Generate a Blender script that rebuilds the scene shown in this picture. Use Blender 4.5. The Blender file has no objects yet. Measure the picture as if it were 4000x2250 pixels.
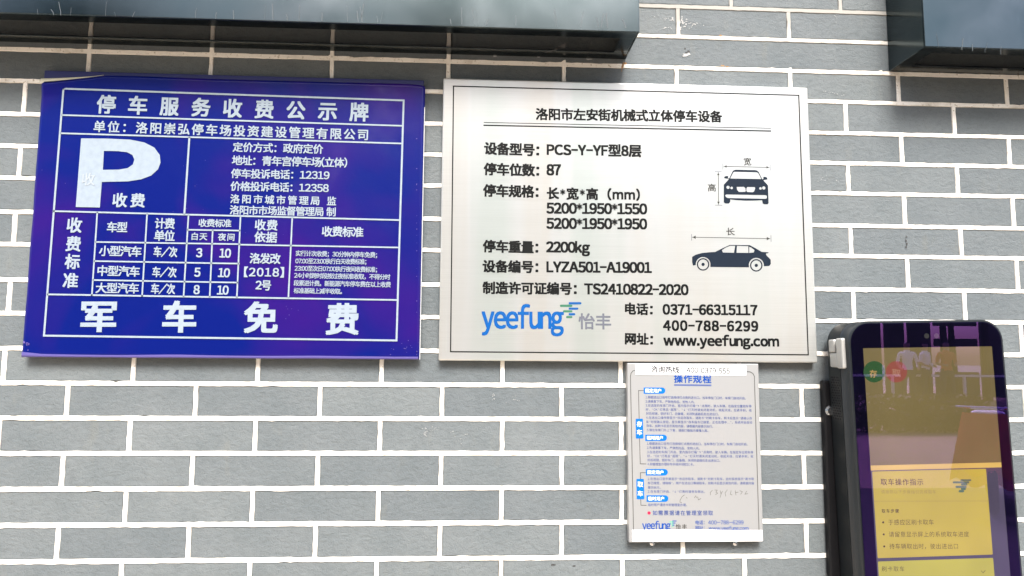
import bpy, bmesh, math, random
from mathutils import Vector, Matrix, noise
from mathutils.geometry import tessellate_polygon
random.seed(7)
scene = bpy.context.scene
COL = scene.collection

# ------------------------------------------------------------------ camera
CW, CH, FOC = 4000.0, 2250.0, 2706.5344
YAW, PIT, ROL = 0.0507057604, 0.0972232833, 0.00657433318
CAM = Vector((0.81824159, -1.44593868, 1.54757082))
_f = Vector((math.sin(YAW)*math.cos(PIT), math.cos(YAW)*math.cos(PIT), math.sin(PIT)))
_r0 = Vector((math.cos(YAW), -math.sin(YAW), 0)); _u0 = _r0.cross(_f)
_r = math.cos(ROL)*_r0 + math.sin(ROL)*_u0
_u = -math.sin(ROL)*_r0 + math.cos(ROL)*_u0
cam = bpy.data.cameras.new('camera'); cam.sensor_width = 36.0; cam.lens = FOC/CW*36.0
cam.clip_start = 0.02; cam.clip_end = 400
cam_o = bpy.data.objects.new('camera', cam); COL.objects.link(cam_o)
cam_o.matrix_world = Matrix(((_r.x, _u.x, -_f.x, CAM.x), (_r.y, _u.y, -_f.y, CAM.y), (_r.z, _u.z, -_f.z, CAM.z), (0, 0, 0, 1)))
scene.camera = cam_o

# ------------------------------------------------------------------ light
SUN_EL, SUN_AZ = math.radians(48), math.radians(4)      # azimuth measured from straight in front of the wall towards +x
world = bpy.data.worlds.new('World'); scene.world = world; world.use_nodes = True
wn = world.node_tree; bg = wn.nodes['Background']
sky = wn.nodes.new('ShaderNodeTexSky'); sky.sky_type = 'NISHITA'; sky.sun_disc = False
sky.sun_elevation = SUN_EL; sky.sun_rotation = math.pi - SUN_AZ
sky.air_density = 1.0; sky.dust_density = 3.5; sky.ozone_density = 0.6
wn.links.new(sky.outputs[0], bg.inputs[0]); bg.inputs[1].default_value = 0.11
sun = bpy.data.lights.new('sun', 'SUN'); sun.energy = 1.7; sun.angle = math.radians(22); sun.color = (1.0, 0.99, 0.97)
sun_o = bpy.data.objects.new('sun', sun); COL.objects.link(sun_o)
sd = Vector((math.sin(SUN_AZ)*math.cos(SUN_EL), -math.cos(SUN_AZ)*math.cos(SUN_EL), math.sin(SUN_EL)))
sun_o.rotation_euler = sd.to_track_quat('Z', 'Y').to_euler(); sun_o.location = (2, -6, 8)
vs = scene.view_settings; vs.view_transform = 'Standard'; vs.look = 'None'; vs.gamma = 1.0
vs.use_curve_mapping = False; vs.exposure = 1.93

# ------------------------------------------------------------------ helpers
def at(px, py, d):
    """the place on the vertical plane d metres in front of the wall that the photograph shows at (px, py)"""
    D = _f + _r*((px-CW/2)/FOC) - _u*((py-CH/2)/FOC)
    t = (-d - CAM.y)/D.y
    q = CAM + D*t
    return q.x, q.z

def mesh_obj(name, verts, faces, mat, parent=None, kind=None, smooth=False):
    me = bpy.data.meshes.new(name); me.from_pydata([tuple(v) for v in verts], [], faces); me.update()
    if mat: me.materials.append(mat)
    if smooth:
        for p in me.polygons: p.use_smooth = True
    o = bpy.data.objects.new(name, me); COL.objects.link(o)
    if parent is not None: o.parent = parent
    if kind: o['kind'] = kind
    return o

def bm_obj(name, bm, mat, parent=None, kind=None, smooth=False):
    me = bpy.data.meshes.new(name); bm.to_mesh(me); bm.free()
    if mat: me.materials.append(mat)
    if smooth:
        for p in me.polygons: p.use_smooth = True
    o = bpy.data.objects.new(name, me); COL.objects.link(o)
    if parent is not None: o.parent = parent
    if kind: o['kind'] = kind
    return o

def empty(name, loc, label, cat, group=None, rot=(0, 0, 0)):
    o = bpy.data.objects.new(name, None); COL.objects.link(o); o.location = loc; o.rotation_euler = rot
    o['label'] = label; o['category'] = cat
    if group: o['group'] = group
    o.empty_display_size = 0.05
    return o

def box_bm(bm, x0, x1, y0, y1, z0, z1, bev=0.0, seg=2):
    m = Matrix.Translation(((x0+x1)/2, (y0+y1)/2, (z0+z1)/2)) @ Matrix.Diagonal((x1-x0, y1-y0, z1-z0, 1))
    r = bmesh.ops.create_cube(bm, size=1.0, matrix=m)
    if bev > 0:
        es = list({e for v in r['verts'] for e in v.link_edges})
        bmesh.ops.bevel(bm, geom=es, offset=bev, segments=seg, affect='EDGES', profile=0.5)
def box(name, x0, x1, y0, y1, z0, z1, mat, parent=None, bev=0.0, seg=2, kind=None):
    bm = bmesh.new(); box_bm(bm, x0, x1, y0, y1, z0, z1, bev, seg)
    return bm_obj(name, bm, mat, parent, kind)

def mat(name, col=(0.5, 0.5, 0.5), rough=0.5, metal=0.0, spec=0.5, coat=0.0, emit=None, estr=0.0):
    m = bpy.data.materials.new(name); m.use_nodes = True
    b = m.node_tree.nodes['Principled BSDF']
    b.inputs['Base Color'].default_value = (*col, 1); b.inputs['Roughness'].default_value = rough
    b.inputs['Metallic'].default_value = metal; b.inputs['Specular IOR Level'].default_value = spec
    b.inputs['Coat Weight'].default_value = coat
    if emit:
        b.inputs['Emission Color'].default_value = (*emit, 1); b.inputs['Emission Strength'].default_value = estr
    return m
def nodes(m):
    nt = m.node_tree; return nt, nt.nodes['Principled BSDF']
def N(nt, t, **kw):
    n = nt.nodes.new(t)
    for k, v in kw.items():
        if k in n.inputs.keys(): n.inputs[k].default_value = v
        else: setattr(n, k, v)
    return n
def ramp(nt, fac, stops):
    r = nt.nodes.new('ShaderNodeValToRGB'); cr = r.color_ramp
    while len(cr.elements) < len(stops): cr.elements.new(0.5)
    for e, (p, c) in zip(cr.elements, stops):
        e.position = p; e.color = (*c, 1) if len(c) == 3 else c
    nt.links.new(fac, r.inputs[0]); return r
def mixc(nt, a, b, fac, mode='MIX'):
    n = nt.nodes.new('ShaderNodeMix'); n.data_type = 'RGBA'; n.blend_type = mode
    for s, v in ((6, a), (7, b)):
        if hasattr(v, 'is_output'): nt.links.new(v, n.inputs[s])
        else: n.inputs[s].default_value = (*v, 1)
    if hasattr(fac, 'is_output'): nt.links.new(fac, n.inputs[0])
    else: n.inputs[0].default_value = fac
    return n.outputs[2]
def coords(nt, scale=(1, 1, 1), world_space=True):
    if world_space:
        g = nt.nodes.new('ShaderNodeNewGeometry'); src = g.outputs['Position']
    else:
        g = nt.nodes.new('ShaderNodeTexCoord'); src = g.outputs['Object']
    mp = nt.nodes.new('ShaderNodeMapping'); mp.inputs['Scale'].default_value = scale
    nt.links.new(src, mp.inputs[0]); return mp.outputs[0]
def noise_n(nt, vec, scale, detail=4, rough=0.55, dist=0.0):
    n = N(nt, 'ShaderNodeTexNoise', Scale=scale, Detail=detail, Roughness=rough, Distortion=dist)
    nt.links.new(vec, n.inputs['Vector']); return n.outputs['Fac']
def bump(nt, b, h, strength, dist, prev=None):
    n = N(nt, 'ShaderNodeBump', Strength=strength, Distance=dist)
    nt.links.new(h, n.inputs['Height'])
    if prev is not None: nt.links.new(prev, n.inputs['Normal'])
    if b is not None: nt.links.new(n.outputs[0], b.inputs['Normal'])
    return n.outputs[0]

# ------------------------------------------------------------------ materials
def m_tile():
    m = mat('tile_glaze', (0.2, 0.2, 0.2), 0.72, spec=0.35); nt, b = nodes(m)
    v = coords(nt)
    fine = noise_n(nt, v, 420, 3, 0.6); mid = noise_n(nt, coords(nt, (0.75, 1, 1.15)), 95, 5, 0.62, 0.4); big = noise_n(nt, v, 9, 3)
    oi = nt.nodes.new('ShaderNodeObjectInfo')
    c = ramp(nt, big, [(0.3, (0.106, 0.123, 0.129)), (0.7, (0.130, 0.146, 0.151))]).outputs[0]
    tone = ramp(nt, oi.outputs['Random'], [(0.0, (0.88, 0.895, 0.91)), (0.5, (1.0, 1.0, 1.0)), (1.0, (1.09, 1.085, 1.07))]).outputs[0]
    c = mixc(nt, c, tone, 1.0, 'MULTIPLY')
    sp = ramp(nt, fine, [(0.30, (0.55, 0.55, 0.55)), (0.42, (1, 1, 1)), (0.62, (1, 1, 1)), (0.75, (1.22, 1.22, 1.22))]).outputs[0]
    c = mixc(nt, c, sp, 0.9, 'MULTIPLY')
    pit = N(nt, 'ShaderNodeTexVoronoi', Scale=260.0); nt.links.new(v, pit.inputs['Vector'])
    pm = ramp(nt, pit.outputs['Distance'], [(0.06, (0.45, 0.43, 0.42)), (0.16, (1, 1, 1))]).outputs[0]
    c = mixc(nt, c, pm, 0.35, 'MULTIPLY')
    md_ = ramp(nt, mid, [(0.28, (0.88, 0.88, 0.875)), (0.5, (1, 1, 1)), (0.74, (1.09, 1.09, 1.09))]).outputs[0]
    c = mixc(nt, c, md_, 0.9, 'MULTIPLY')
    dirt = noise_n(nt, coords(nt, (1, 1, 0.35)), 26, 5, 0.6)
    dm = ramp(nt, dirt, [(0.60, (1, 1, 1)), (0.72, (1.10, 1.05, 0.98))]).outputs[0]
    c = mixc(nt, c, dm, 0.8, 'MULTIPLY')
    nt.links.new(c, b.inputs['Base Color'])
    n1 = bump(nt, None, mid, 0.9, 0.0022); bump(nt, b, fine, 0.7, 0.0009, n1)
    return m
def m_mortar():
    m = mat('mortar_paint', (0.8, 0.79, 0.76), 0.85, spec=0.2); nt, b = nodes(m)
    v = coords(nt); a = noise_n(nt, v, 160, 4); big = noise_n(nt, v, 14, 4, 0.6)
    c = ramp(nt, big, [(0.30, (0.76, 0.73, 0.66)), (0.5, (0.87, 0.84, 0.77))]).outputs[0]
    sp = ramp(nt, a, [(0.29, (0.45, 0.40, 0.33)), (0.40, (1, 1, 1))]).outputs[0]
    c = mixc(nt, c, sp, 0.8, 'MULTIPLY')
    gr_ = ramp(nt, noise_n(nt, v, 5, 6, 0.7, 0.5), [(0.56, (1, 1, 1)), (0.68, (0.52, 0.47, 0.40))]).outputs[0]
    c = mixc(nt, c, gr_, 0.7, 'MULTIPLY')
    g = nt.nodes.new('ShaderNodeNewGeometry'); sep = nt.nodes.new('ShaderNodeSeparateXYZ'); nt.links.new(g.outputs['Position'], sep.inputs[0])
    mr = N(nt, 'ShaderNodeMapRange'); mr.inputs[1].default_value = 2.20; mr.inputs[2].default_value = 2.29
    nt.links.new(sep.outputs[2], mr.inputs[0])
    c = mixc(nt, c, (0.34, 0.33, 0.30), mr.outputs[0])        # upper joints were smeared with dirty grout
    nt.links.new(c, b.inputs['Base Color']); bump(nt, b, a, 0.5, 0.0008)
    return m
def m_metal_panel():
    m = mat('dark_mirror_steel', (0.23, 0.27, 0.29), 0.12, metal=1.0); nt, b = nodes(m)
    v = coords(nt, (1, 1, 1)); s = noise_n(nt, v, 6, 3, 0.5, 0.3)
    streak = noise_n(nt, coords(nt, (60, 60, 5)), 1.0, 4, 0.7, 0.6)
    c = ramp(nt, s, [(0.30, (0.045, 0.064, 0.070)), (0.52, (0.062, 0.080, 0.087)), (0.74, (0.088, 0.106, 0.115))]).outputs[0]
    st = ramp(nt, streak, [(0.60, (1, 1, 1)), (0.74, (1.5, 1.5, 1.5))]).outputs[0]
    c = mixc(nt, c, st, 0.3, 'MULTIPLY'); nt.links.new(c, b.inputs['Base Color'])
    r = ramp(nt, s, [(0.3, (0.12,)*3), (0.7, (0.22,)*3)]).outputs[0]; nt.links.new(r, b.inputs['Roughness'])
    bump(nt, b, noise_n(nt, v, 3, 2), 0.10, 0.01)
    return m
def m_brushed():
    m = mat('brushed_steel', (0.76, 0.75, 0.73), 0.36, metal=0.62); nt, b = nodes(m)
    b.inputs['Anisotropic'].default_value = 0.75
    t = nt.nodes.new('ShaderNodeCombineXYZ'); t.inputs[0].default_value = 1.0; nt.links.new(t.outputs[0], b.inputs['Tangent'])
    s = noise_n(nt, coords(nt, (5, 5, 1600)), 1.0, 3)
    c = ramp(nt, s, [(0.3, (0.515, 0.525, 0.51)), (0.7, (0.575, 0.585, 0.57))]).outputs[0]
    w = noise_n(nt, coords(nt, (9, 1, 0.6)), 1.0, 3, 0.5, 0.3)
    w2 = ramp(nt, w, [(0.35, (0.90, 0.95, 0.925)), (0.5, (1, 1, 1)), (0.68, (0.98, 0.945, 0.90))]).outputs[0]  # blurred greenish and pinkish reflections painted in as vertical bands
    c = mixc(nt, c, w2, 1.0, 'MULTIPLY'); nt.links.new(c, b.inputs['Base Color'])
    r = ramp(nt, s, [(0.3, (0.30,)*3), (0.7, (0.40,)*3)]).outputs[0]; nt.links.new(r, b.inputs['Roughness'])
    return m
def m_film():
    m = mat('blue_reflective_film', (0.006, 0.011, 0.205), 0.36, spec=0.12, coat=0.25); nt, b = nodes(m)
    b.inputs['Coat Roughness'].default_value = 0.06
    v = coords(nt)
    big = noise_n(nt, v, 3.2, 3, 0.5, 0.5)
    c = ramp(nt, big, [(0.45, (0.0003, 0.0055, 0.112)), (0.66, (0.020, 0.0030, 0.115))]).outputs[0]  # purple sheen patches are painted into the film colour
    nt.links.new(c, b.inputs['Base Color'])
    w = N(nt, 'ShaderNodeTexVoronoi', Scale=240.0); nt.links.new(v, w.inputs['Vector'])
    n1 = bump(nt, None, noise_n(nt, v, 12, 3), 0.25, 0.004); bump(nt, b, w.outputs['Distance'], 0.12, 0.0006, n1)
    return m
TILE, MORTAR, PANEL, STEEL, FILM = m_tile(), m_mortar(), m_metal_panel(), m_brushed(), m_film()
def m_print(name, col, rough=0.5):
    m = mat(name, col, rough, spec=0.12); nt, b = nodes(m)
    w = noise_n(nt, coords(nt), 90, 3)
    c = ramp(nt, w, [(0.3, tuple(x*0.9 for x in col)), (0.6, col)]).outputs[0]; nt.links.new(c, b.inputs['Base Color'])
    return m
WHITE_PRINT = m_print('white_film', (0.25, 0.30, 0.35)); GHOST_PRINT = m_print('reflection_ghost', (0.31, 0.35, 0.39))
BLACK_INK = m_print('black_ink', (0.006, 0.0065, 0.0065)); CAR_INK = m_print('slate_ink', (0.0075, 0.014, 0.025))
GREY_INK = m_print('grey_ink', (0.11, 0.12, 0.145)); LOGO_BLUE = m_print('logo_blue', (0.002, 0.072, 0.26))
LOGO_GREEN = m_print('logo_green', (0.04, 0.14, 0.085)); TAG_BLUE = m_print('tag_blue', (0.004, 0.12, 0.42))
NOTE_BLUE = m_print('notice_blue_ink', (0.004, 0.055, 0.28)); SMALL_INK = m_print('notice_small_ink', (0.030, 0.060, 0.22))
PAPER = m_print('white_paper', (0.80, 0.80, 0.80), 0.6); STRIP_INK = m_print('strip_grey_ink', (0.030, 0.034, 0.038))
FAINT_INK = m_print('faded_pen', (0.50, 0.55, 0.60)); PENCIL = m_print('pencil_line', (0.11, 0.11, 0.10))
RED_INK = m_print('red_ink', (0.50, 0.02, 0.065)); LINE_INK = m_print('thin_line_ink', (0.055, 0.055, 0.05))
DARK_PLASTIC = mat('black_plastic', (0.006, 0.009, 0.011), 0.45, spec=0.5)
nt, b = nodes(DARK_PLASTIC); bump(nt, b, noise_n(nt, coords(nt), 900, 2), 0.25, 0.0003)
DARK_GAP = mat('seam_shadow_gap', (0.004, 0.004, 0.005), 0.8)
DARK_METAL = mat('black_painted_steel', (0.003, 0.003, 0.004), 0.6, spec=0.25)
ALU = mat('cast_aluminium', (0.42, 0.42, 0.40), 0.45, metal=0.5)
nt, b = nodes(ALU); bump(nt, b, noise_n(nt, coords(nt, (1, 1, 0.2)), 500, 3), 0.4, 0.0006)
CHROME = mat('bolt_steel', (0.55, 0.56, 0.57), 0.25, metal=1.0)
GLUE = mat('beige_film_back', (0.42, 0.40, 0.30), 0.7)
BOARD = mat('blue_painted_board', (0.007, 0.010, 0.085), 0.5)
RUST = mat('rust_stain', (0.30, 0.17, 0.07), 0.9)
FLECK = mat('white_paint_fleck', (0.38, 0.38, 0.37), 0.8); CHALK = mat('chalk_mark', (0.27, 0.28, 0.28), 0.9)
SCUFF = mat('dark_scuff', (0.045, 0.043, 0.042), 0.9)

# ------------------------------------------------------------------ wall of long facing tiles
Z0, PU, PV = 2.18, 0.25, 0.06934
GAP = 0.0092
wall = empty('tiled_wall', (0.8, 0, 0), 'grey textured long facing tiles with white painted joints behind the signs', 'wall')
def W(o):       # parent with the wall's origin taken off
    o.parent = wall; o.location = (-0.8, 0, 0); return o
XL, XR = -2.2, 4.2
DU = {0: 1.5, 0.5: 2, 1: 3, 1.5: -.8, 2: 1, 2.5: -1, 3: -1, 3.5: -2, 4: -3.9, 4.5: -4.7, 5: -4, 5.5: -1, 6: 6, 6.5: 2, 7: .5, 7.5: -.7, 8: -2.8, -0.5: -1}
DUT = {0: -1.5, 1: 0, 2: 2.8, 3: 1.2, 4: 1.7, 5: -.5, 6: 4.4, 7: 0.1, 8: .3}
DZ = {-1: 0, 0: -1.2, 2: -1.8, 4: 2, 6: 2.6, 7: -.6, 8: .6}
def line_z(v): return Z0 - v*PV + DZ.get(v, 0)*0.001
def joint_x(u, row): return u*PU + (DUT if row <= 0 else DU).get(u, random.uniform(-1, 1))*0.001
ROWS = range(-7, 31)
strips = bmesh.new()
def wavy_strip(x0, z0, x1, z1, half, y, step=0.012, amp=0.0007):
    L = math.hypot(x1-x0, z1-z0); n = max(2, int(L/step)); dx, dz = (x1-x0)/L, (z1-z0)/L
    prev = None; s1, s2 = random.random()*99, random.random()*99
    for i in range(n+1):
        t = i/n; cx, cz = x0+(x1-x0)*t, z0+(z1-z0)*t
        a = half + amp*noise.noise((s1+cx*60, cz*60, 0))*1.6 + random.uniform(-1, 1)*amp*0.35
        c = half + amp*noise.noise((s2+cx*60, cz*60, 5))*1.6 + random.uniform(-1, 1)*amp*0.35
        if random.random() < 0.03: a += random.uniform(-1, 1)*0.0016
        if random.random() < 0.03: c += random.uniform(-1, 1)*0.0016
        vs_ = [strips.verts.new((cx-dz*c, 0.0012, cz+dx*c)), strips.verts.new((cx-dz*(c-0.0008), y, cz+dx*(c-0.0008))),
               strips.verts.new((cx+dz*(a-0.0008), y, cz-dx*(a-0.0008))), strips.verts.new((cx+dz*a, 0.0012, cz-dx*a))]
        if prev:
            for k in range(3): strips.faces.new((prev[k], prev[k+1], vs_[k+1], vs_[k]))
        prev = vs_
tiles = []
for row in ROWS:
    zt, zb = line_z(row), line_z(row+1)
    half = 0.0 if row % 2 == 0 else 0.5
    if row == -1: us = [-8, -7, -6, -5, -4, -3, -2, -1, 0, 1, 2, 3, 4, 4.6, 8.4, 10, 11, 12, 13, 14, 15, 16]
    else: us = [k+half for k in range(-9, 17)]
    if row == -2: us = [u + 0.02 for u in us]
    xs = [joint_x(u, row) if row != -2 else u*PU for u in us]
    if row == -1:                                            # the cut course: joints are filled flush and painted over
        xs = [x for x in xs if x < 0.9 or x > 2.0]
    for a, c in zip(xs[:-1], xs[1:]):
        if c < XL or a > XR: continue
        tiles.append((a+GAP/2, c-GAP/2, zb+GAP/2, zt-GAP/2, row))
    for x in xs:
        if XL < x < XR: wavy_strip(x, zb+GAP*0.3, x, zt-GAP*0.3, GAP*0.5, -0.0011)
for row in list(ROWS)+[31]:
    z = line_z(row); wavy_strip(XL, z, XR, z, GAP*0.52, -0.0014)
for u in (1, 2, 3, 4, 6, 6.83):                                # little mortar nubs left standing above the cut course
    x, z = u*PU+random.uniform(-.002, .002), line_z(0)
    hh = 0.009 if u < 5 else 0.006
    f = [strips.verts.new(p) for p in ((x-0.006, -0.0018, z+0.003), (x+0.006, -0.0018, z+0.003), (x+0.0055, -0.0018, z+hh*1.1), (x+0.001, -0.0018, z+hh))]
    strips.faces.new(f)
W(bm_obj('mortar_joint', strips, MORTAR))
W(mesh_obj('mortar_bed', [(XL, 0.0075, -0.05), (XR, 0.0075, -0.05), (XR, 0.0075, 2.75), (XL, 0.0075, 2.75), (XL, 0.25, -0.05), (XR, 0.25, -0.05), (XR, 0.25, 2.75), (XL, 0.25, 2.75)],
           [(0, 1, 2, 3), (5, 4, 7, 6), (4, 0, 3, 7), (1, 5, 6, 2), (3, 2, 6, 7)], MORTAR))
def tile_mesh(k, w=0.2408, h=0.0601):
    random.seed(100+k)
    def ring(inset, y, j):
        pts = []
        for i in range(10): pts.append((-w/2+w*i/10, h/2))
        for i in range(4): pts.append((w/2, h/2-h*i/4))
        for i in range(10): pts.append((w/2-w*i/10, -h/2))
        for i in range(4): pts.append((-w/2, -h/2+h*i/4))
        return [(x*(1-2*inset/w)+random.uniform(-j, j), y, z*(1-2*inset/h)+random.uniform(-j, j)) for x, z in pts]
    A = ring(0, 0.0072, 0.0); B = ring(0.0004, 0.0011, 0.0004); Cc = ring(0.0018, 0.0, 0.0004)
    n = len(A); V = A+B+Cc; F = []
    for r0 in (0, n):
        for i in range(n):
            j = (i+1) % n; F.append((r0+i, r0+j, r0+n+j, r0+n+i))
    F.append(tuple(2*n+i for i in range(n)))
    me = bpy.data.meshes.new('wall_tile'); me.from_pydata(V, [], F); me.materials.append(TILE); me.update(); return me
TM = [tile_mesh(k) for k in range(10)]
random.seed(21)
inview, rest = [], []
for t in tiles:
    (inview if (-0.55 < (t[0]+t[1])/2 < 2.6 and 0.95 < (t[2]+t[3])/2 < 2.5) else rest).append(t)
for x0, x1, z0, z1, row in inview:
    o = bpy.data.objects.new('wall_tile', random.choice(TM)); COL.objects.link(o); o.parent = wall
    o.location = ((x0+x1)/2-0.8, random.uniform(-0.0002, 0.0005), (z0+z1)/2)
    o.scale = ((x1-x0)/0.2408, 1, (z1-z0)/0.0601)
    if random.random() < 0.5: o.rotation_euler = (0, math.pi, 0)
bm = bmesh.new()
for x0, x1, z0, z1, row in rest: box_bm(bm, x0, x1, 0.0002, 0.0074, z0, z1)
W(bm_obj('wall_tile_field', bm, TILE, kind='stuff'))

def blobs(name, spots, m, y, parent_wall=True):
    V, F = [], []
    for px, py, r, asp in spots:
        x, z = at(px, py, 0); rr = r*0.00045; n = 9; base = len(V); ph = random.random()*6
        for i in range(n):
            a = i/n*6.283+ph; q = rr*random.uniform(0.45, 1.15)
            V.append((x+q*math.cos(a)*asp, y-0.00002*(len(F) % 7), z+q*math.sin(a)/asp))
        F.append(tuple(range(base, base+n))[::-1])
    return W(mesh_obj(name, V, F, m))
def scatter(cx, cy, sx, sy, n, r0, r1, slope=0.0):
    out = []
    for _ in range(n):
        dx = random.gauss(0, sx); out.append((cx+dx, cy+random.gauss(0, sy)+dx*slope, random.uniform(r0, r1), random.uniform(0.8, 1.6)))
    return out
blobs('paint_splash', scatter(2660, 92, 14, 12, 30, 2, 6) + scatter(2590, 72, 35, 4, 22, 1.5, 4, 0.15) + scatter(2705, 95, 18, 4, 14, 1.5, 4) +
      scatter(2607, 110, 10, 2, 8, 2, 4) + [(2682, 215, 13, 1.6), (2672, 219, 8, 1.8), (2690, 210, 7, 1), (2105, 221, 8, 1.6), (1933, 220, 8, 1.5), (2300, 232, 9, 2.0)], FLECK, -0.0009)
blobs('dark_scuff', [(2676, 190, 5, 1), (2688, 203, 9, 0.9), (2680, 207, 6, 1.2), (3540, 925, 5, .7), (3538, 940, 7, .8), (3541, 952, 6, .8), (3539, 965, 6, .8), (3330, 890, 7, 1.0), (2160, 2205, 8, 1.6), (2243, 2210, 6, 1.7)], SCUFF, -0.0009)
blobs('chalk_mark', scatter(1660, 1690, 4, 12, 16, 1.5, 3.5) + scatter(1685, 1673, 14, 3, 12, 1.2, 3) + scatter(1768, 1690, 5, 8, 7, 1.2, 3) + scatter(1807, 1700, 10, 10, 12, 1.2, 3, -.8) +
      scatter(1928, 1547, 4, 6, 8, 2, 4) + scatter(2010, 1562, 16, 6, 10, 1.2, 2.6) + scatter(3265, 367, 28, 2, 14, 1.2, 3, 0.2) + scatter(3210, 700, 8, 6, 8, 1.5, 3.5) + scatter(3270, 710, 3, 5, 6, 1.5, 3) +
      scatter(3265, 62, 8, 14, 8, 2, 4) + scatter(3192, 1545, 12, 20, 26, 1.0, 1.8, 1.9), CHALK, -0.0011)
blobs('rust_stain', [(2433, 254, 11, 0.6), (2430, 262, 8, 0.6), (2438, 248, 9, 1.3), (2428, 276, 5, .4), (2443, 250, 6, 1.2), (2815, 140, 6, 1.4), (2822, 258, 7, 1.8), (2840, 262, 6, 1.8)], RUST, -0.0021)

# ------------------------------------------------------------------ fascia boxes above the wall
def fascia(name, x0, x1, z0, z1, d, label, lip=0.030, group=None):
    t = empty(name, ((x0+x1)/2, 0, z0), label, 'fascia box', group)
    def P(o): o.parent = t; o.location = (-(x0+x1)/2, 0, -z0); return o
    bm = bmesh.new(); box_bm(bm, x0, x1, -d, -d+0.003, z0, z1, 0.0012); P(bm_obj('front_panel', bm, PANEL))
    for xa in (x0, x1-0.003):
        bm = bmesh.new(); box_bm(bm, xa, xa+0.003, -d+0.0032, -0.001, z0, z1, 0.0008); P(bm_obj('end_panel', bm, PANEL))
    bm = bmesh.new(); box_bm(bm, x0+0.0032, x1-0.0032, -d+0.0032, -0.001, z1-0.003, z1-0.0005); P(bm_obj('top_panel', bm, PANEL))
    xa, xb = x0+0.0032, x1-0.0032
    bm = bmesh.new(); box_bm(bm, xa, xb, -d+0.0032, -d+lip, z0+0.0003, z0+0.003, 0.0008); P(bm_obj('underside_lip', bm, PANEL))
    bm = bmesh.new(); box_bm(bm, xa, xb, -lip*1.1, -0.001, z0+0.0003, z0+0.003, 0.0008); P(bm_obj('underside_lip', bm, PANEL))
    for s in (0, 1):
        a = xa if s == 0 else xb-lip
        bm = bmesh.new(); box_bm(bm, a, a+lip, -d+lip+0.0002, -lip*1.1-0.0002, z0+0.0006, z0+0.003, 0.0008); P(bm_obj('underside_lip', bm, PANEL))
    bm = bmesh.new(); box_bm(bm, xa, xb, -d+0.0034, -0.0012, z0+0.05, z0+0.052); P(bm_obj('inner_panel', bm, DARK_METAL))
    return t
f1 = fascia('fascia_box', -1.6, 1.1373, 2.1935, 2.62, 0.130, 'long dark mirror steel fascia box above the blue and the steel sign')
f2 = fascia('fascia_box', 1.7293, 3.6, 2.1835, 2.62, 0.126, 'dark mirror steel fascia box at the upper right corner above the bare tiles')
for o_ in (f1, f2): o_['group'] = 'dark steel fascia boxes over the tiled wall'
V, F = [], []
def cob(pts, w, y):
    for (ax, az), (bx, bz) in zip(pts[:-1], pts[1:]):
        L = math.hypot(bx-ax, bz-az) or 1; nx, nz = -(bz-az)/L*w, (bx-ax)/L*w; k = len(V)
        V.extend([(ax-nx, y, az-nz), (bx-nx, y, bz-nz), (bx+nx, y, bz+nz), (ax+nx, y, az+nz)]); F.append((k, k+1, k+2, k+3))
for pl in ([(2219, 165), (2205, 178), (2185, 185), (2172, 195), (2150, 200), (2130, 206)], [(2215, 170), (2196, 175), (2180, 190), (2168, 190)], [(2210, 182), (2200, 186), (2178, 180)]):
    cob([at(a, c_, 0.07) for a, c_ in pl], 0.0007, -0.07)
web = mesh_obj('cobweb', V, F, mat('dusty_cobweb', (0.12, 0.12, 0.12), 0.9)); web['label'] = 'dusty twisted cobweb under the long fascia box above the steel sign'; web['category'] = 'cobweb'

random.seed(31)
DRIP = mat('dried_water_mark', (0.058, 0.070, 0.076), 0.6)
for fb, x0_, x1_, dd, n_ in ((f1, 120, 2480, 0.1302, 34), (f2, 3640, 3990, 0.1262, 5)):
    V, F = [], []
    for _ in range(n_):
        px = random.uniform(x0_, x1_); pb = (57+(px/2490)*57) if fb is f1 else 180+(px-3611)*.12
        ln = random.uniform(15, 75); dx = random.uniform(-14, 14); pts = [at(px+dx*(t/4)**1.5+random.uniform(-1, 1), pb-3-ln*t/4, dd) for t in range(5)]
        cob(pts, random.uniform(0.0002, 0.00075), -dd-0.0002)
    V = [(x-fb.location.x, y, z-fb.location.z) for x, y, z in V]; mesh_obj('water_mark', V, F, DRIP, fb, 'stuff')
# ------------------------------------------------------------------ glyphs (drawn with the built-in font's outlines)
GC = {}
def glyph(ch, res=3):
    if ch in GC: return GC[ch]
    c = ch
    o_ = ord(ch)
    if 0x21 <= o_ <= 0x7e: c = chr(o_+0xFEE0)
    if ch == '–': c = '－'
    cu = bpy.data.curves.new('g', 'FONT'); cu.body = c; cu.size = 1.0; cu.resolution_u = res; cu.offset = 0.0
    ob = bpy.data.objects.new('g', cu)
    me = bpy.data.meshes.new_from_object(ob)
    vv = [(v.co.x, v.co.y) for v in me.vertices]; ff = [tuple(p.vertices) for p in me.polygons]
    bpy.data.objects.remove(ob); bpy.data.meshes.remove(me); bpy.data.curves.remove(cu)
    GC[ch] = (vv, ff); return GC[ch]
_ref = glyph('国'); EMY = (min(y for x, y in _ref[0])+max(y for x, y in _ref[0]))/2
EMX = (min(x for x, y in _ref[0])+max(x for x, y in _ref[0]))/2
EMH = (max(y for x, y in _ref[0])-min(y for x, y in _ref[0]))/0.90
def is_lat(ch): return 0x21 <= ord(ch) <= 0x7e or ch == '–'
PUNC = '，。：；、“”…'
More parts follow.
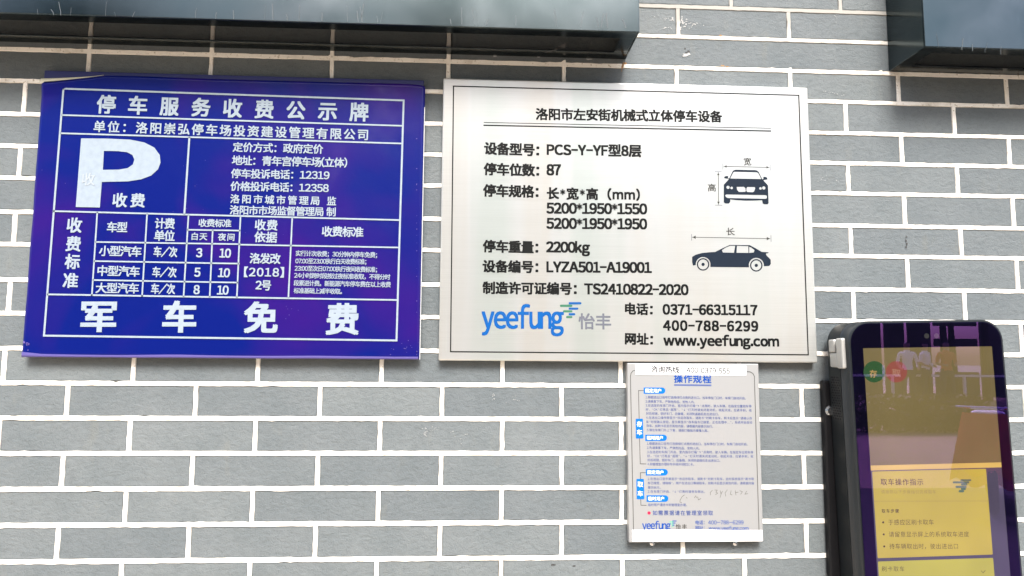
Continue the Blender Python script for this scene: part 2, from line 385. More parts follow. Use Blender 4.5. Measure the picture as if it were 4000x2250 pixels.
class Sheet:
    """a flat printed face at depth d; pixel positions are turned into places on that face"""
    def __init__(s, root, d): s.root, s.d = root, d; s.k = 0
    def P(s, px, py): return at(px, py, s.d)
    def add(s, name, V, F, m, lift=0.0003):
        V = [(x-s.root.location.x, -s.d-lift-dy-s.root.location.y, z-s.root.location.z) for x, dy, z in V]
        return mesh_obj(name, V, F, m, s.root)
    def text(s, st, a, b_, em, m, bold=0.0, wf=1.0, lw=1.0, lift=0.0003, name='lettering'):
        (xa, za), (xb, zb) = s.P(*a), s.P(*b_)
        mx, my = (a[0]+b_[0])/2, (a[1]+b_[1])/2
        e = abs(s.P(mx, my-em/2)[1]-s.P(mx, my+em/2)[1])
        span = math.hypot(xb-xa, zb-za) or 1; ux, uz = (xb-xa)/span, (zb-za)/span
        items = []; pen = 0.0
        for ch in st:
            if ch == ' ': items.append((None, pen, 0)); pen += 0.32; continue
            vv, ff = glyph(ch)
            x0 = min(v[0] for v in vv)/EMH; x1 = max(v[0] for v in vv)/EMH
            if is_lat(ch):
                if ch == '–': lw_ = 0.62*lw
                elif ch == '*': lw_ = 0.55*lw
                else: lw_ = lw
                w = (x1-x0)*lw_; adv = max(w, 0.13 if ch in '.:,' else 0.40*lw if ch in '1' else w)+0.085*lw
                items.append((ch, pen-x0*lw_+(adv-w)/2, lw_));pen += adv
            else:
                cw = 1.0*wf if ch not in '“”' else 0.55*wf
                cx = (x0+x1)/2
                off = pen+cw/2-cx*wf if ch in '“”' else pen-(EMX/EMH-0.5)*wf
                items.append((ch, off, wf)); pen += cw
        # ink bounds
        def ink(tr):
            lo, hi = 1e9, -1e9
            for i, (ch, off, sc) in enumerate(items):
                if ch is None: continue
                vv, ff = glyph(ch); o_ = off+tr*i
                lo = min(lo, o_+min(v[0] for v in vv)/EMH*sc); hi = max(hi, o_+max(v[0] for v in vv)/EMH*sc)
            return lo, hi
        n = len(items); lo0, hi0 = ink(0.0); lo1, hi1 = ink(1.0)
        tr = 0.0; g = 1.0
        if n > 1:
            tr = (span/e-(hi0-lo0))/((hi1-lo1)-(hi0-lo0))
            if tr < -0.06: g = span/e/(hi0-lo0+(-0.06)*((hi1-lo1)-(hi0-lo0))); tr = -0.06
        else: g = span/e/(hi0-lo0)
        lo, hi = ink(tr)
        copies = [(0, 0)] if bold <= 0 else [(-bold, -bold*0.6), (bold, -bold*0.6), (-bold, bold*0.6), (bold, bold*0.6), (0, 0)]
        V, F = [], []
        for ci, (bx, by) in enumerate(copies):
            for i, (ch, off, sc) in enumerate(items):
                if ch is None: continue
                vv, ff = glyph(ch); base = len(V)
                for gx, gy in vv:
                    X = ((gx/EMH*sc+off+tr*i)-lo)*g+bx*0.7; Y = (gy-EMY)/EMH*(0.58 if ch == '*' else 1)+by+(0.13 if ch == '*' else 0)
                    V.append((xa+(X*ux)*e - Y*e*uz, ci*0.00004+(i % 2)*0.00001, za+(X*uz)*e + Y*e*ux))
                F.extend(tuple(base+k for k in f) for f in ff)
        return s.add(name, V, F, m, lift)
    def line(s, pts, w, m, lift=0.0003, name='rule_line', closed=False):
        P_ = [s.P(*p) for p in pts]
        if closed: P_.append(P_[0])
        V, F = [], []; h = w*0.00054/2
        for i, ((ax, az), (bx, bz)) in enumerate(zip(P_[:-1], P_[1:])):
            L = math.hypot(bx-ax, bz-az) or 1; dx, dz = (bx-ax)/L*h, (bz-az)/L*h; k = len(V); dy = 0.00001*(i % 3)
            V.extend([(ax-dx+dz, dy, az-dz-dx), (bx+dx+dz, dy, bz+dz-dx), (bx+dx-dz, dy, bz+dz+dx), (ax-dx-dz, dy, az-dz+dx)]); F.append((k, k+1, k+2, k+3))
        return s.add(name, V, F, m, lift)
    def poly(s, loops, m, lift=0.0003, name='printed_shape'):
        L = [[Vector((*s.P(*p), 0)) for p in lp] for lp in loops]
        tris = tessellate_polygon(L); V = [(v.x, 0, v.y) for lp in L for v in lp]
        F = []
        for t in tris:
            a, b_, c = (V[i] for i in t)
            cr = (b_[0]-a[0])*(c[2]-a[2])-(b_[2]-a[2])*(c[0]-a[0])
            F.append(tuple(t) if cr > 0 else tuple(t)[::-1])
        return s.add(name, V, F, m, lift)
def arc(cx, cy, rx, ry, a0, a1, n):
    return [(cx+rx*math.cos(math.radians(a0+(a1-a0)*i/n)), cy+ry*math.sin(math.radians(a0+(a1-a0)*i/n))) for i in range(n+1)]
def circ(cx, cy, r, n=18): return arc(cx, cy, r, r, 0, 360*(n-1)/n, n-1)
def capsule(x0, y0, x1, y1, right_only=False):
    r = (y1-y0)/2; cy = (y0+y1)/2
    if right_only: return [(x0, y0)]+arc(x1-r, cy, r, r, -90, 90, 8)+[(x0, y1)]
    return arc(x0+r, cy, r, r, 90, 270, 6)+arc(x1-r, cy, r, r, -90, 90, 6)

# ------------------------------------------------------------------ blue parking tariff sign
bd = 0.0215
bx0, bx1, bzb, bzt = -0.0805, 0.7035, 1.5385, 2.1185
blue = empty('tariff_sign', (0.31, 0, bzb), 'blue reflective parking tariff board with white P and price table, peeling at its top corners', 'sign')
def BL(o): o.parent = blue; o.location = (-0.31, 0, -bzb); return o
bm = bmesh.new(); box_bm(bm, bx0+0.001, bx1-0.003, -0.0165, -0.006, bzb+0.0035, bzt+0.0095, 0.001); BL(bm_obj('backing_board', bm, BOARD))
for sx in (bx0+0.1, bx1-0.1):
    for sz in (bzb+0.1, bzt-0.1):
        bm = bmesh.new(); box_bm(bm, sx-.015, sx+.015, -0.0062, 0.0005, sz-.015, sz+.015); BL(bm_obj('mounting_pad', bm, DARK_METAL))
nx, nz = 96, 64
def film_top(x):
    # the film has come loose and sagged at the left corner, a little at the right one
    l = max(0.0, 1-(x-bx0)/0.125); r = max(0.0, 1-(bx1-x)/0.035)
    return bzt - 0.019*l**0.85 - 0.004*r**2 + 0.0018*math.exp(-((x-0.10)/0.10)**2)
V, F = [], []
for j in range(nz+1):
    for i in range(nx+1):
        tx = i/nx; tz = j/nz
        tx = 0.5-0.5*math.cos(math.pi*tx)*(0.55)-0.0 if False else tx
        # denser columns near the edges
        sx = tx + 0.10*math.sin(2*math.pi*tx)*-1.0; sz = tz + 0.10*math.sin(2*math.pi*tz)*-1.0
        x = bx0+(bx1-bx0)*sx
        zt = film_top(x); z = bzb+(zt-bzb)*sz
        y = bd + 0.00045*noise.noise((x*9, z*9, 0))
        er = 0.007
        for dist, rr in ((bx1-x, er), (z-bzb, 0.006), (zt-z, 0.004), (x-bx0, 0.003)):
            if dist < rr: y -= (1-math.sqrt(max(0, 1-(1-dist/rr)**2)))*min(rr, 0.005)
        l = max(0.0, 1-(x-bx0)/0.16); top = max(0.0, 1-(zt-z)/0.03)
        y += 0.0040*l*top
        edge = 0.0009*noise.noise((0, z*14, 3)) if i in (0, nx) else 0
        V.append((x+edge, -y, z))
for j in range(nz):
    for i in range(nx):
        a = j*(nx+1)+i; F.append((a, a+1, a+nx+2, a+nx+1))
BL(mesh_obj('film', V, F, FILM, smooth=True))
V, F = [], []                                            # curled-over film edge, its beige back showing
for i in range(17):
    t = i/16; x = bx0-0.0015+0.125*t; zt = film_top(x); hgt = 0.0090*(1-t)**1.1+0.0003
    V += [(x, -bd-0.0043*(1-t)-0.0004, zt-0.0006), (x, -bd-0.0035*(1-t)-0.0004, zt+hgt*0.6), (x, -bd+0.0005, zt+hgt)]
for i in range(16):
    a = i*3; F += [(a, a+3, a+4, a+1), (a+1, a+4, a+5, a+2)]
BL(mesh_obj('curled_edge', V, F, GLUE, smooth=True))
HEM = mat('painted_sheen_hem', (0.085, 0.070, 0.24), 0.45, spec=0.3); PALE_EDGE = mat('pale_right_edge', (0.40, 0.41, 0.42), 0.6)
V, F = [], []                                            # film wrapped round the lower edge, its pale reflected sheen painted in
for i in range(61):
    x = bx0+0.001+(bx1-bx0-0.004)*i/60; w_ = 0.0052+0.0012*noise.noise((x*7, 0, 9)) + (0.004*max(0, 1-i/3.0))
    zc = bzb+0.0004+0.0006*noise.noise((x*11, 4, 0))
    V += [(x, -bd+0.0030, zc-0.0006), (x, -bd-0.0002, zc), (x, -bd-0.0006, zc+w_*0.5), (x, -bd-0.00045, zc+w_)]
for i in range(60):
    a = i*4; F += [(a+q, a+4+q, a+5+q, a+1+q) for q in range(3)]
BL(mesh_obj('lower_hem', V, F, HEM, smooth=True))
BL(box('right_edge_line', bx1-0.0008, bx1+0.0008, -0.0195, -0.0170, bzb-0.0004, bzt-0.05, PALE_EDGE))  # thin pale line down the right edge
S = Sheet(blue, bd); LF = 0.0011
def BT(st, a, b_, em, bold=0.035, wf=1.0, lw=1.0, m=None): return S.text(st, a, b_, em, m or WHITE_PRINT, bold*1.2, wf, lw, LF)
BLN = lambda *p, w=6.0: S.line(list(p), w, WHITE_PRINT, LF)
S.line([(249, 347), (1577, 393), (1549, 1330), (173, 1311)], 7, WHITE_PRINT, LF, closed=True, name='border_line')
BLN((244, 450), (1571, 492)); BLN((239, 521), (1567.5, 561)); BLN((210, 825), (1559, 860)); BLN((188, 1150), (1552, 1172))
BLN((740.5, 538), (721, 835), w=7)
for a, b_ in (((381, 831), (360, 1153)), ((575.5, 837), (556, 1156)), ((737, 842), (718, 1157)), ((831.5, 901), (820, 1159)), ((940, 848), (926, 1160)), ((1142, 853), (1127, 1162)),
              ((376, 945.5), (937, 954)), ((940, 956), (1555.5, 967)), ((734.5, 898), (937, 901)), ((370, 1020), (934, 1030)), ((366, 1094), (929, 1104))): BLN(a, b_, w=5.5)
outer = [(318, 541), (420, 542), (510, 546)]+[(565, 557), (604, 577), (625, 606), (628, 636), (618, 662), (592, 686), (552, 701), (500, 709), (399, 711)]+[(391, 811), (297, 809)]
inner = [(407, 590), (462, 591), (497, 595), (518, 606), (526, 624), (520, 643), (500, 657), (466, 663), (403, 664)]
S.poly([outer, inner], WHITE_PRINT, LF, 'letter')
for i, ch in enumerate('停车服务收费公示牌'): x = 416+i*(1403-416)/8; y = 410+i*(440-410)/8; BT(ch, (x-35, y-1), (x+35, y+1), 74, 0.034)
BT('单位：洛阳崇弘停车场投资建设管理有限公司', (368, 495), (1437, 528), 45, 0.026)
S.text('收', (322, 701), (372, 702), 52, GHOST_PRINT, 0.02, lift=0.0016)  # faint reflected character, painted on as paler print
BT('收费', (442, 783), (566, 785), 56, 0.032)
BT('定价方式：政府定价', (911, 575.5), (1262, 584), 38, 0.026); BT('地址：青年宫停车场(立体)', (907.5, 627), (1356, 637), 39, 0.026)
BT('停车投诉电话：12319', (904, 678.5), (1287, 686), 38, 0.026); BT('价格投诉电话：12358', (902, 728), (1284, 736), 38, 0.026)
BT('洛阳市城市管理局 监', (901, 777.5), (1313, 787), 36, 0.026); BT('洛阳市市场监督管理局 制', (899, 821), (1311, 829), 37, 0.026)
for ch, x, y in (('收', 292, 881), ('费', 288, 954), ('标', 284, 1023), ('准', 277, 1097)): BT(ch, (x-28, y-1), (x+28, y+1), 60, 0.032)
BT('车型', (420, 888), (498, 889), 42, 0.03); BT('计费', (607, 873), (683, 875), 43, 0.03); BT('单位', (604, 921), (683, 923), 43, 0.03)
BT('收费标准', (777, 871.6), (904, 873.6), 32, 0.028); BT('白天', (750, 924), (810, 925), 30, 0.028); BT('夜间', (853, 926), (916, 928), 30, 0.028)
BT('收费', (997, 879.5), (1084, 881.5), 43, 0.03); BT('依据', (995, 926), (1082, 929), 43, 0.03); BT('收费标准', (1259, 904.6), (1419, 908), 41, 0.03)
BT('小型汽车', (389, 980.5), (553, 984), 42, 0.03); BT('车/次', (602, 984), (693, 986), 42, 0.03); BT('3', (768, 988), (790, 988), 44, 0.035); BT('10', (859, 989), (902, 990), 44, 0.035)
BT('中型汽车', (383, 1058), (546, 1062), 42, 0.03); BT('车/次', (597, 1063), (690, 1065), 42, 0.03); BT('5', (761, 1064), (783, 1064), 44, 0.035); BT('10', (854, 1065), (898, 1067), 44, 0.035)
BT('大型汽车', (376, 1125.7), (542.5, 1127.6), 42, 0.03); BT('车/次', (592, 1129), (684, 1130), 42, 0.03); BT('8', (758, 1132), (780, 1132), 44, 0.035); BT('10', (850, 1133.6), (893, 1134), 44, 0.035)
BT('洛发改', (977, 1010), (1095.5, 1012), 42, 0.03); BT('【2018】', (955, 1063), (1109, 1065), 42, 0.03); BT('2号', (1000, 1114), (1059, 1116), 42, 0.03)
for st, a, b_ in (('实行计次收费；30分钟内停车免费；', (1156, 990), (1473, 997)), ('07:00至23:00执行白天收费标准；', (1155, 1020), (1431, 1023)), ('23:00至次日07:00执行夜间收费标准；', (1152, 1048.5), (1473, 1054)),
                  ('24小时跨时段按过夜标准收取，不得分时', (1150, 1076), (1524.5, 1083)), ('段累进计费。新能源汽车停车费在以上收费', (1148, 1106), (1526.5, 1112.5)), ('标准基础上减半收取。', (1148, 1135.6), (1336, 1139))):
    BT(st, a, b_, 23, 0.022)
for ch, a, b_ in (('军', (321, 1238), (452, 1238)), ('车', (640, 1240), (764, 1240)), ('免', (957, 1243), (1082, 1243)), ('费', (1277, 1249), (1398, 1249))): BT(ch, a, b_, 124, 0.042)

random.seed(77)
SPECK = mat('film_blister', (0.10, 0.07, 0.24), 0.4); V, F = [], []
for cx, cy, sx_, sy_, n_, r0, r1 in ((1595, 1362, 34, 13, 13, 1.0, 2.8), (1120, 1230, 40, 26, 9, .8, 1.6), (108, 1346, 12, 9, 9, 1.5, 4.5), (1640, 1010, 3, 200, 18, .8, 2.2), (700, 760, 300, 160, 30, .7, 1.6)):
    for _ in range(n_):
        x, z = at(min(1628, random.gauss(cx, sx_)), min(1385, random.gauss(cy, sy_)), bd); r = random.uniform(r0, r1)*.00053; k = len(V)
        for a in range(7): q = r*random.uniform(.5, 1.2); V.append((x+q*math.cos(a*.9)-0.31, -bd-0.0008, z+q*math.sin(a*.9)-bzb))
        F.append(tuple(range(k, k+7)))
mesh_obj('film_blister', V, F, SPECK, blue, 'stuff')

# ------------------------------------------------------------------ stainless steel equipment plate
md = 0.020
mx0, mx1, mzb, mzt = 0.7415, 1.5335, 1.5365, 2.1335
plate = empty('steel_sign', (1.137, 0, mzb), 'brushed stainless steel plate printed with black car park data and two car drawings', 'sign')
def ML(o): o.parent = plate; o.location = (-1.137, 0, -mzb); return o
bm = bmesh.new(); box_bm(bm, mx0, mx1, -md, -0.0012, mzb, mzt, 0.0032, 4)
o = ML(bm_obj('plate', bm, STEEL, smooth=False))
S = Sheet(plate, md)
def MT(st, a, b_, em, bold=0.060, m=None, wf=1.0, lw=1.0): return S.text(st, a, b_, em, m or BLACK_INK, bold, wf, lw, 0.0003)
S.line([(1771.6, 336.6), (3120, 372.4), (3157, 1386), (1760, 1373.7)], 4.6, BLACK_INK, closed=True, name='border_line')
MT('洛阳市左安街机械式立体停车设备', (2093.6, 446.6), (2820, 456.7), 47, 0.050)
S.line([(1891, 478.4), (3010, 501)], 2.6, BLACK_INK); S.line([(1891, 489.5), (3010, 512)], 5, BLACK_INK)
LW = 0.92
MT('设备型号：', (1892.7, 580), (2104.6, 588), 49); MT('PCS–Y–YF型8层', (2137.5, 585), (2504, 590.5), 50, lw=LW)
MT('停车位数：', (1891, 661), (2104.6, 667), 49); MT('87', (2136.5, 664), (2189.5, 664), 53, lw=LW)
MT('停车规格：', (1888.7, 745), (2102, 750), 49); MT('长*宽*高（mm)', (2137.5, 756), (2498, 762), 47, lw=LW)
MT('5200*1950*1550', (2136, 813.5), (2526, 817), 52, lw=LW); MT('5200*1950*1950', (2136, 873), (2526, 875.6), 52, lw=LW)
MT('停车重量：', (1887.7, 962.4), (2101, 967.5), 49); MT('2200kg', (2135, 965), (2302.5, 967.5), 52, lw=LW)
MT('设备编号：', (1886.6, 1040.6), (2101, 1044), 49); MT('LYZA501–A19001', (2136.5, 1043), (2543.7, 1045.7), 52, lw=LW)
MT('制造许可证编号：', (1886.6, 1125), (2251, 1129), 49); MT('TS2410822–2020', (2283.8, 1129), (2687.5, 1132.5), 52, lw=LW)
MT('电话：', (2442.8, 1206), (2548, 1209.7), 47); MT('0371–66315117', (2590, 1209), (2957, 1212), 50, lw=LW)
MT('400–788–6299', (2591.7, 1272), (2960, 1275), 50, lw=LW); MT('网址：', (2442.8, 1323), (2549, 1327), 47); MT('www.yeefung.com', (2593, 1330), (3041, 1334), 50, lw=LW)
MT('yeefung', (1883, 1240), (2200, 1242), 112, 0.03, LOGO_BLUE, lw=0.95)
def logo(S, ox, oy, k, sx, sy, green=None, blue_=None):
    for a, b_, y0, y1 in ((1232, 1330, 952, 969), (1232, 1306, 994, 1010), (1232, 1282, 1037, 1054)):
        S.poly([capsule(ox+(a-k[0])*sx, oy+(y0-k[1])*sy, ox+(b_-k[0])*sx, oy+(y1-k[1])*sy, True)], blue_ or LOGO_BLUE, 0.00036, 'logo_bar')
    for a, b_, y0, y1 in ((1163, 1260, 971, 989), (1187, 1260, 1014, 1031), (1211, 1260, 1059, 1075)):
        p = capsule(ox+(a-k[0])*sx, oy+(y0-k[1])*sy, ox+(b_-k[0])*sx, oy+(y1-k[1])*sy)
        S.poly([p], green or LOGO_GREEN, 0.0003, 'logo_bar')
logo(S, 1600, 700, (0, 0), .50466, .50466)
MT('怡丰', (2261, 1256.6), (2386, 1257.5), 64, 0.03, GREY_INK)
# dimension arrows and the two cars
def arrow(p, q, m, w=2.4, head=10):
    S.line([p, q], w, m, 0.0003, 'dimension_arrow'); L = math.hypot(q[0]-p[0], q[1]-p[1]); ux, uy = (q[0]-p[0])/L, (q[1]-p[1])/L
    for (x, y), s_ in ((p, 1), (q, -1)):
        S.poly([[(x, y), (x+s_*ux*head-uy*head*.5, y+s_*uy*head+ux*head*.5), (x+s_*ux*head+uy*head*.5, y+s_*uy*head-ux*head*.5)]], m, 0.00034, 'arrow_head')
def K(x, y): return (2740+x*.1518, 600+y*.1518)
arrow(K(580, 330), K(1738, 355), LINE_INK); arrow(K(432, 490), K(438, 1305), LINE_INK)
for a, b_ in ((K(549, 255), K(551, 408)), (K(1765, 280), K(1770, 435)), (K(345, 465), K(513, 467)), (K(350, 1328), K(528, 1331))): S.line([a, b_], 1.8, GREY_INK)
MT('宽', K(1083, 210), K(1280, 212), 31, 0.02, LINE_INK); MT('高', K(165, 880), K(368, 882), 31, 0.02, LINE_INK)
body = [K(*p) for p in ((575, 800), (700, 665), (690, 650), (585, 635), (580, 620), (600, 590), (640, 577), (685, 578), (685, 640), (718, 632), (800, 460), (830, 430), (880, 415), (1380, 427), (1430, 437), (1470, 470), (1560, 655),
        (1590, 660), (1593, 600), (1640, 598), (1680, 615), (1700, 655), (1695, 668), (1600, 680), (1600, 700), (1700, 805), (1712, 830), (1727, 1275), (1700, 1305), (1620, 1305), (1575, 1285), (1560, 1200), (1400, 1208), (1150, 1212), (900, 1198), (742, 1180), (740, 1250), (700, 1285), (620, 1285), (575, 1255))]
H = lambda *ps: [K(*p) for p in ps]
holes = [H((740, 640), (820, 480), (850, 468), (1420, 480), (1460, 500), (1540, 655)), H((905, 858), (1090, 855), (1130, 890), (1140, 960), (1120, 985), (960, 985), (915, 930)),
         H((1160, 890), (1180, 860), (1370, 862), (1385, 890), (1350, 980), (1310, 995), (1180, 988), (1155, 960)), H((610, 1075), (640, 1052), (1650, 1070), (1685, 1090), (1680, 1150), (1640, 1163), (680, 1145), (630, 1120))]
for cx, cy, r in ((683, 868, 42), (777, 884, 33), (1518, 896, 33), (1603, 884, 42)): holes.append([K(cx+r*math.cos(a*.524), cy+r*math.sin(a*.524)) for a in range(12)])
S.poly([body]+holes, CAR_INK, 0.0003, 'car_drawing')
def K2(x, y): return (2500+x*.31056, 800+y*.31056)
arrow(K2(658, 408), K2(1635, 426), LINE_INK, 2.2, 13)
for a, b_ in ((K2(648, 372), K2(648, 448)), (K2(1646, 385), K2(1648, 463))): S.line([a, b_], 1.8, GREY_INK)
MT('长', K2(1085, 338), K2(1190, 340), 31, 0.02, LINE_INK)
body = [(655, 655), (700, 628), (780, 606), (860, 598), (945, 593), (1040, 545), (1130, 505), (1380, 508), (1450, 545), (1530, 592), (1618, 598), (1612, 608), (1582, 615), (1592, 638), (1643, 690), (1645, 745), (1625, 770), (1557, 773)]
body += [(1462+95*math.cos(math.radians(a)), 762+95*math.sin(math.radians(a))) for a in range(-5, -176, -15)]+[(1370, 787), (885, 782)]
body += [(793+93*math.cos(math.radians(a)), 750+93*math.sin(math.radians(a))) for a in range(10, -196, -15)]+[(665, 765), (655, 720)]
win = [[(1030, 570), (1075, 540), (1135, 515), (1197, 515), (1182, 603), (1042, 600)], [(1219, 516), (1362, 520), (1364, 605), (1213, 603)], [(1373, 527), (1400, 540), (1440, 570), (1430, 600), (1373, 605)]]
S.poly([[K2(*p) for p in body]]+[[K2(*p) for p in w_] for w_ in win], CAR_INK, 0.0003, 'car_drawing')
for cx, cy in ((793, 750), (1462, 762)):
    ring = lambda r: [K2(cx+r*math.cos(a*.3142), cy+r*math.sin(a*.3142)) for a in range(20)]
    S.poly([ring(79), ring(63)], CAR_INK, 0.0003, 'wheel_ring'); S.poly([ring(21)], CAR_INK, 0.0003, 'wheel_hub')

# ------------------------------------------------------------------ small notice plate
nd = 0.020
nx0, nx1, nzb, nzt = 1.1300, 1.4068, 1.1738, 1.5340
note = empty('notice_plate', (1.268, 0, nzb), 'small grey notice plate with blue print and two white paper strips, below steel sign', 'notice')
def NL(o): o.parent = note; o.location = (-1.268, 0, -nzb); return o
NOTE_FACE = mat('silver_notice_face', (0.300, 0.305, 0.303), 0.45, metal=0.3)
bm = bmesh.new(); box_bm(bm, nx0, nx1, -nd, -0.0012, nzb, nzt, 0.0018, 3); NL(bm_obj('plate', bm, NOTE_FACE))
for px in (2547, 2872):
    x, z = at(px, 2121, 0.008)
    bm = bmesh.new(); bmesh.ops.create_uvsphere(bm, u_segments=14, v_segments=8, radius=0.0058, matrix=Matrix.Translation((x, -0.0075, z)) @ Matrix.Diagonal((1, 0.7, 1, 1)))
    NL(bm_obj('hanging_bolt', bm, CHROME, smooth=True))
    bm = bmesh.new(); bmesh.ops.create_cone(bm, cap_ends=True, segments=10, radius1=0.002, radius2=0.002, depth=0.01, matrix=Matrix.Translation((x, -0.004, z)) @ Matrix.Rotation(math.pi/2, 4, 'X'))
    NL(bm_obj('bolt_shank', bm, CHROME))
S = Sheet(note, nd)
def NT(st, a, b_, em, m=None, bold=0.0, wf=1.0, lw=0.9, lift=0.0003): return S.text(st, a, b_, em, m or SMALL_INK, bold, wf, lw, lift)
S.line([(2474.5, 2068.6), (2462.5, 1470), (2465, 1458), (2472, 1449), (2482, 1446.5)], 2.4, LINE_INK, name='border_line')
S.line([(2915, 1451.7), (2930, 1452.5), (2941, 1459), (2946.6, 1470), (2964.6, 2068.6)], 2.4, LINE_INK, name='border_line')
NT('操作规程', (2633.5, 1479), (2777.6, 1481), 35, NOTE_BLUE, 0.035)
S.line([(2634, 1502), (2777.6, 1503.6)], 1.8, NOTE_BLUE); S.line([(2634, 1505.6), (2777.6, 1507)], 2.0, NOTE_BLUE)
for x0, y0, x1, y1, st in ((2514.3, 1513.8, 2598.8, 1538, '固定用户'), (2520.5, 1698, 2605, 1722.5, '临时用户'), (2522.9, 1832, 2608.5, 1857.3, '固定用户'), (2525.6, 1934.6, 2610.7, 1960.3, '临时用户')):
    S.poly([capsule(x0, y0, x1, y1, True)], TAG_BLUE, 0.0003, 'blue_tag')
    cy = (y0+y1)/2; NT(st, (x0+6.5, cy), (x0+68, cy+.7), 16.5, PAPER, 0.02, lift=0.0005)
for x0, y0, x1, y1, st, ys in ((2482.9, 1635.5, 2512.3, 1713, '存车', (1656.5, 1689)), (2485.8, 1870.6, 2516, 1949.8, '取车', (1892, 1928))):
    S.poly([[(x0, y0+2), (x0+2, y0), (x1-3, y0), (x1-1, y0+3), (x1+1, y1-3), (x1-1, y1), (x0+3, y1), (x0+1, y1-2)]], TAG_BLUE, 0.0003, 'blue_tag')
    for ch, y in zip(st, ys): NT(ch, (x0+4.5, y), (x1-4.5, y+.3), 23, PAPER, 0.015, lift=0.0005)
for pts in ([(2514, 1526), (2494, 1525.5), (2496.5, 1635)], [(2498, 1713), (2500.8, 1811.8), (2522.9, 1812.3)], [(2522.9, 1846.3), (2501.6, 1846.3), (2501.4, 1870)], [(2502.7, 1950), (2503.5, 1973.3), (2524, 1974)]): S.line(pts, 2.0, LINE_INK)
ROWS_T = (('1.根据进出口信号灯选择绿灯点亮的进出口。当车停在门口时，车库门自动开启。', (2521.7, 1551.6), (2913, 1556)), ('2.请乘客下车，严禁危险品、宠物入内。', (2521.7, 1568), (2713.5, 1570.7)),
 ('3.在选定的车库门开启、室内指示灯箱“↑”点亮时，驶入车辆。在指定位置把车停', (2521.7, 1584), (2935, 1587)), ('好，“OK”灯亮且“超限”、“↓”灯灭时请关闭发动机，收起天线，拉紧手刹，收', (2522, 1599.5), (2936, 1603)),
 ('好后视镜，锁好车门、后备箱，关闭防盗器后走出进出口。', (2523.5, 1615.4), (2807.5, 1618)), ('4.在进出口操作屏显示“欢迎存取车，请刷卡”时刷卡存车，刷卡后显示“请确认存', (2523.7, 1631.6), (2937.4, 1634)),
 ('车”时按确认按钮，显示屏显示“存车指令已接受，正在处理中…”，系统开始自动', (2524, 1648), (2938, 1650.4)), ('存车。如刷卡后显示其他内容，请根据内容提示执行。', (2524.7, 1663.4), (2785, 1666)), ('5.请在车库门外上下客，请按灯箱指示缓慢入库。', (2526.7, 1679.5), (2766.5, 1682.5)),
 ('1.根据进出口信号灯选择绿灯点亮的进出口。当车停在门口时，车库门自动开启。', (2527, 1733), (2919.8, 1735.4)), ('2.先请乘客下车，严禁危险品、宠物入内。', (2527, 1748.8), (2732.7, 1751.6)),
 ('3.在选定的车库门开启、室内指示灯箱“↑”点亮时，驶入车辆。在指定车位把车停', (2527.6, 1765.7), (2941.7, 1767)), ('好，“OK”灯亮且“超限”、“↓”灯灭时请关闭发动机，收起天线，拉紧手刹，收', (2528.4, 1781.4), (2942.5, 1782.8)),
 ('好后视镜，锁好车门、后备箱、关闭防盗器后走出进出口。', (2529, 1797), (2813.3, 1799.4)), ('4.到管理室办理存车手续并领取IC卡。', (2529, 1813), (2710.6, 1814.5)),
 ('1.在进出口显示屏显示“欢迎存取车，请刷卡”时刷卡取车。此时系统显示“刷卡取', (2530.3, 1870.6), (2945.3, 1871)), ('车已接受，请稍候”，用户在进出口等候取车。如刷卡后显示其他内容，请根据内容', (2530.3, 1887), (2945.8, 1887.7)),
 ('提示执行。', (2530.3, 1904.3), (2579.5, 1904.8)), ('2.在车库门开启、“↓”灯亮时请将车倒出。', (2530.3, 1920), (2752.9, 1920.8)), ('临时用户请持卡到管理室办理。', (2531.7, 1972), (2683, 1972.5)))
for st, a, b_ in ROWS_T: NT(st, a, b_, 11.5, SMALL_INK)
S.poly([circ(2535.3, 2003.7, 6.4, 16)], RED_INK, 0.0003, 'red_dot'); NT('如需票据请在管理室领取', (2549.6, 2003.7), (2785, 2003.9), 20, SMALL_INK, 0.01)
NT('yeefung', (2509, 2052), (2619, 2052.4), 38, NOTE_BLUE, 0.025, lw=0.95)
logo(S, 2614.3, 2033, (1163, 950), .173, .19, m_print('mint_ink', (0.10, 0.42, 0.26)), NOTE_BLUE)
NT('怡丰', (2639.7, 2057.5), (2682.5, 2058), 21, LINE_INK, 0.02)
NT('电话：', (2716.7, 2041), (2752, 2041), 17, NOTE_BLUE, 0.01); NT('400-788-6299', (2766.4, 2041), (2904, 2040.5), 20, NOTE_BLUE, 0.006)
NT('网址：', (2716.7, 2062), (2752, 2062), 17, NOTE_BLUE, 0.01); NT('www.yeefung.com', (2768, 2062.5), (2923.8, 2063.6), 19, NOTE_BLUE, 0.012)
S.poly([[(2481, 1421), (2914, 1428.6), (2915, 1466), (2860, 1466.6), (2560, 1464.6), (2484, 1464), (2482, 1461)]], PAPER, 0.0009, 'paper_strip')
NT('咨询热线：400 0379 555', (2544, 1442), (2850, 1449.7), 27.5, STRIP_INK, 0.028, lw=0.86, lift=0.0012)
S.poly([[(2468.5, 2069), (2560, 2069.5), (2720, 2067), (2850, 2070.5), (2977.7, 2070), (2978, 2113.5), (2720, 2115), (2469, 2114.5)]], PAPER, 0.0009, 'paper_strip')
def pen(strokes, w, m, lift): 
    for st in strokes: S.line(st, w, m, lift, 'pen_stroke')
random.seed(5)
sc = []
for k in range(46):                                       # faded, illegible handwriting on the lower strip
    x = 2484+k*10.6+random.uniform(-2, 2); y = 2095+random.uniform(-2, 2)
    if k in (18, 19, 30, 37): continue
    sc.append([(x, y-4+random.uniform(-1, 1)), (x+random.uniform(-2, 3), y), (x+random.uniform(-1, 3), y+4)])
pen(sc, 1.0, FAINT_INK, 0.0012)
def G(x, y): return (2400+x*.2761, 1740+y*.2761)
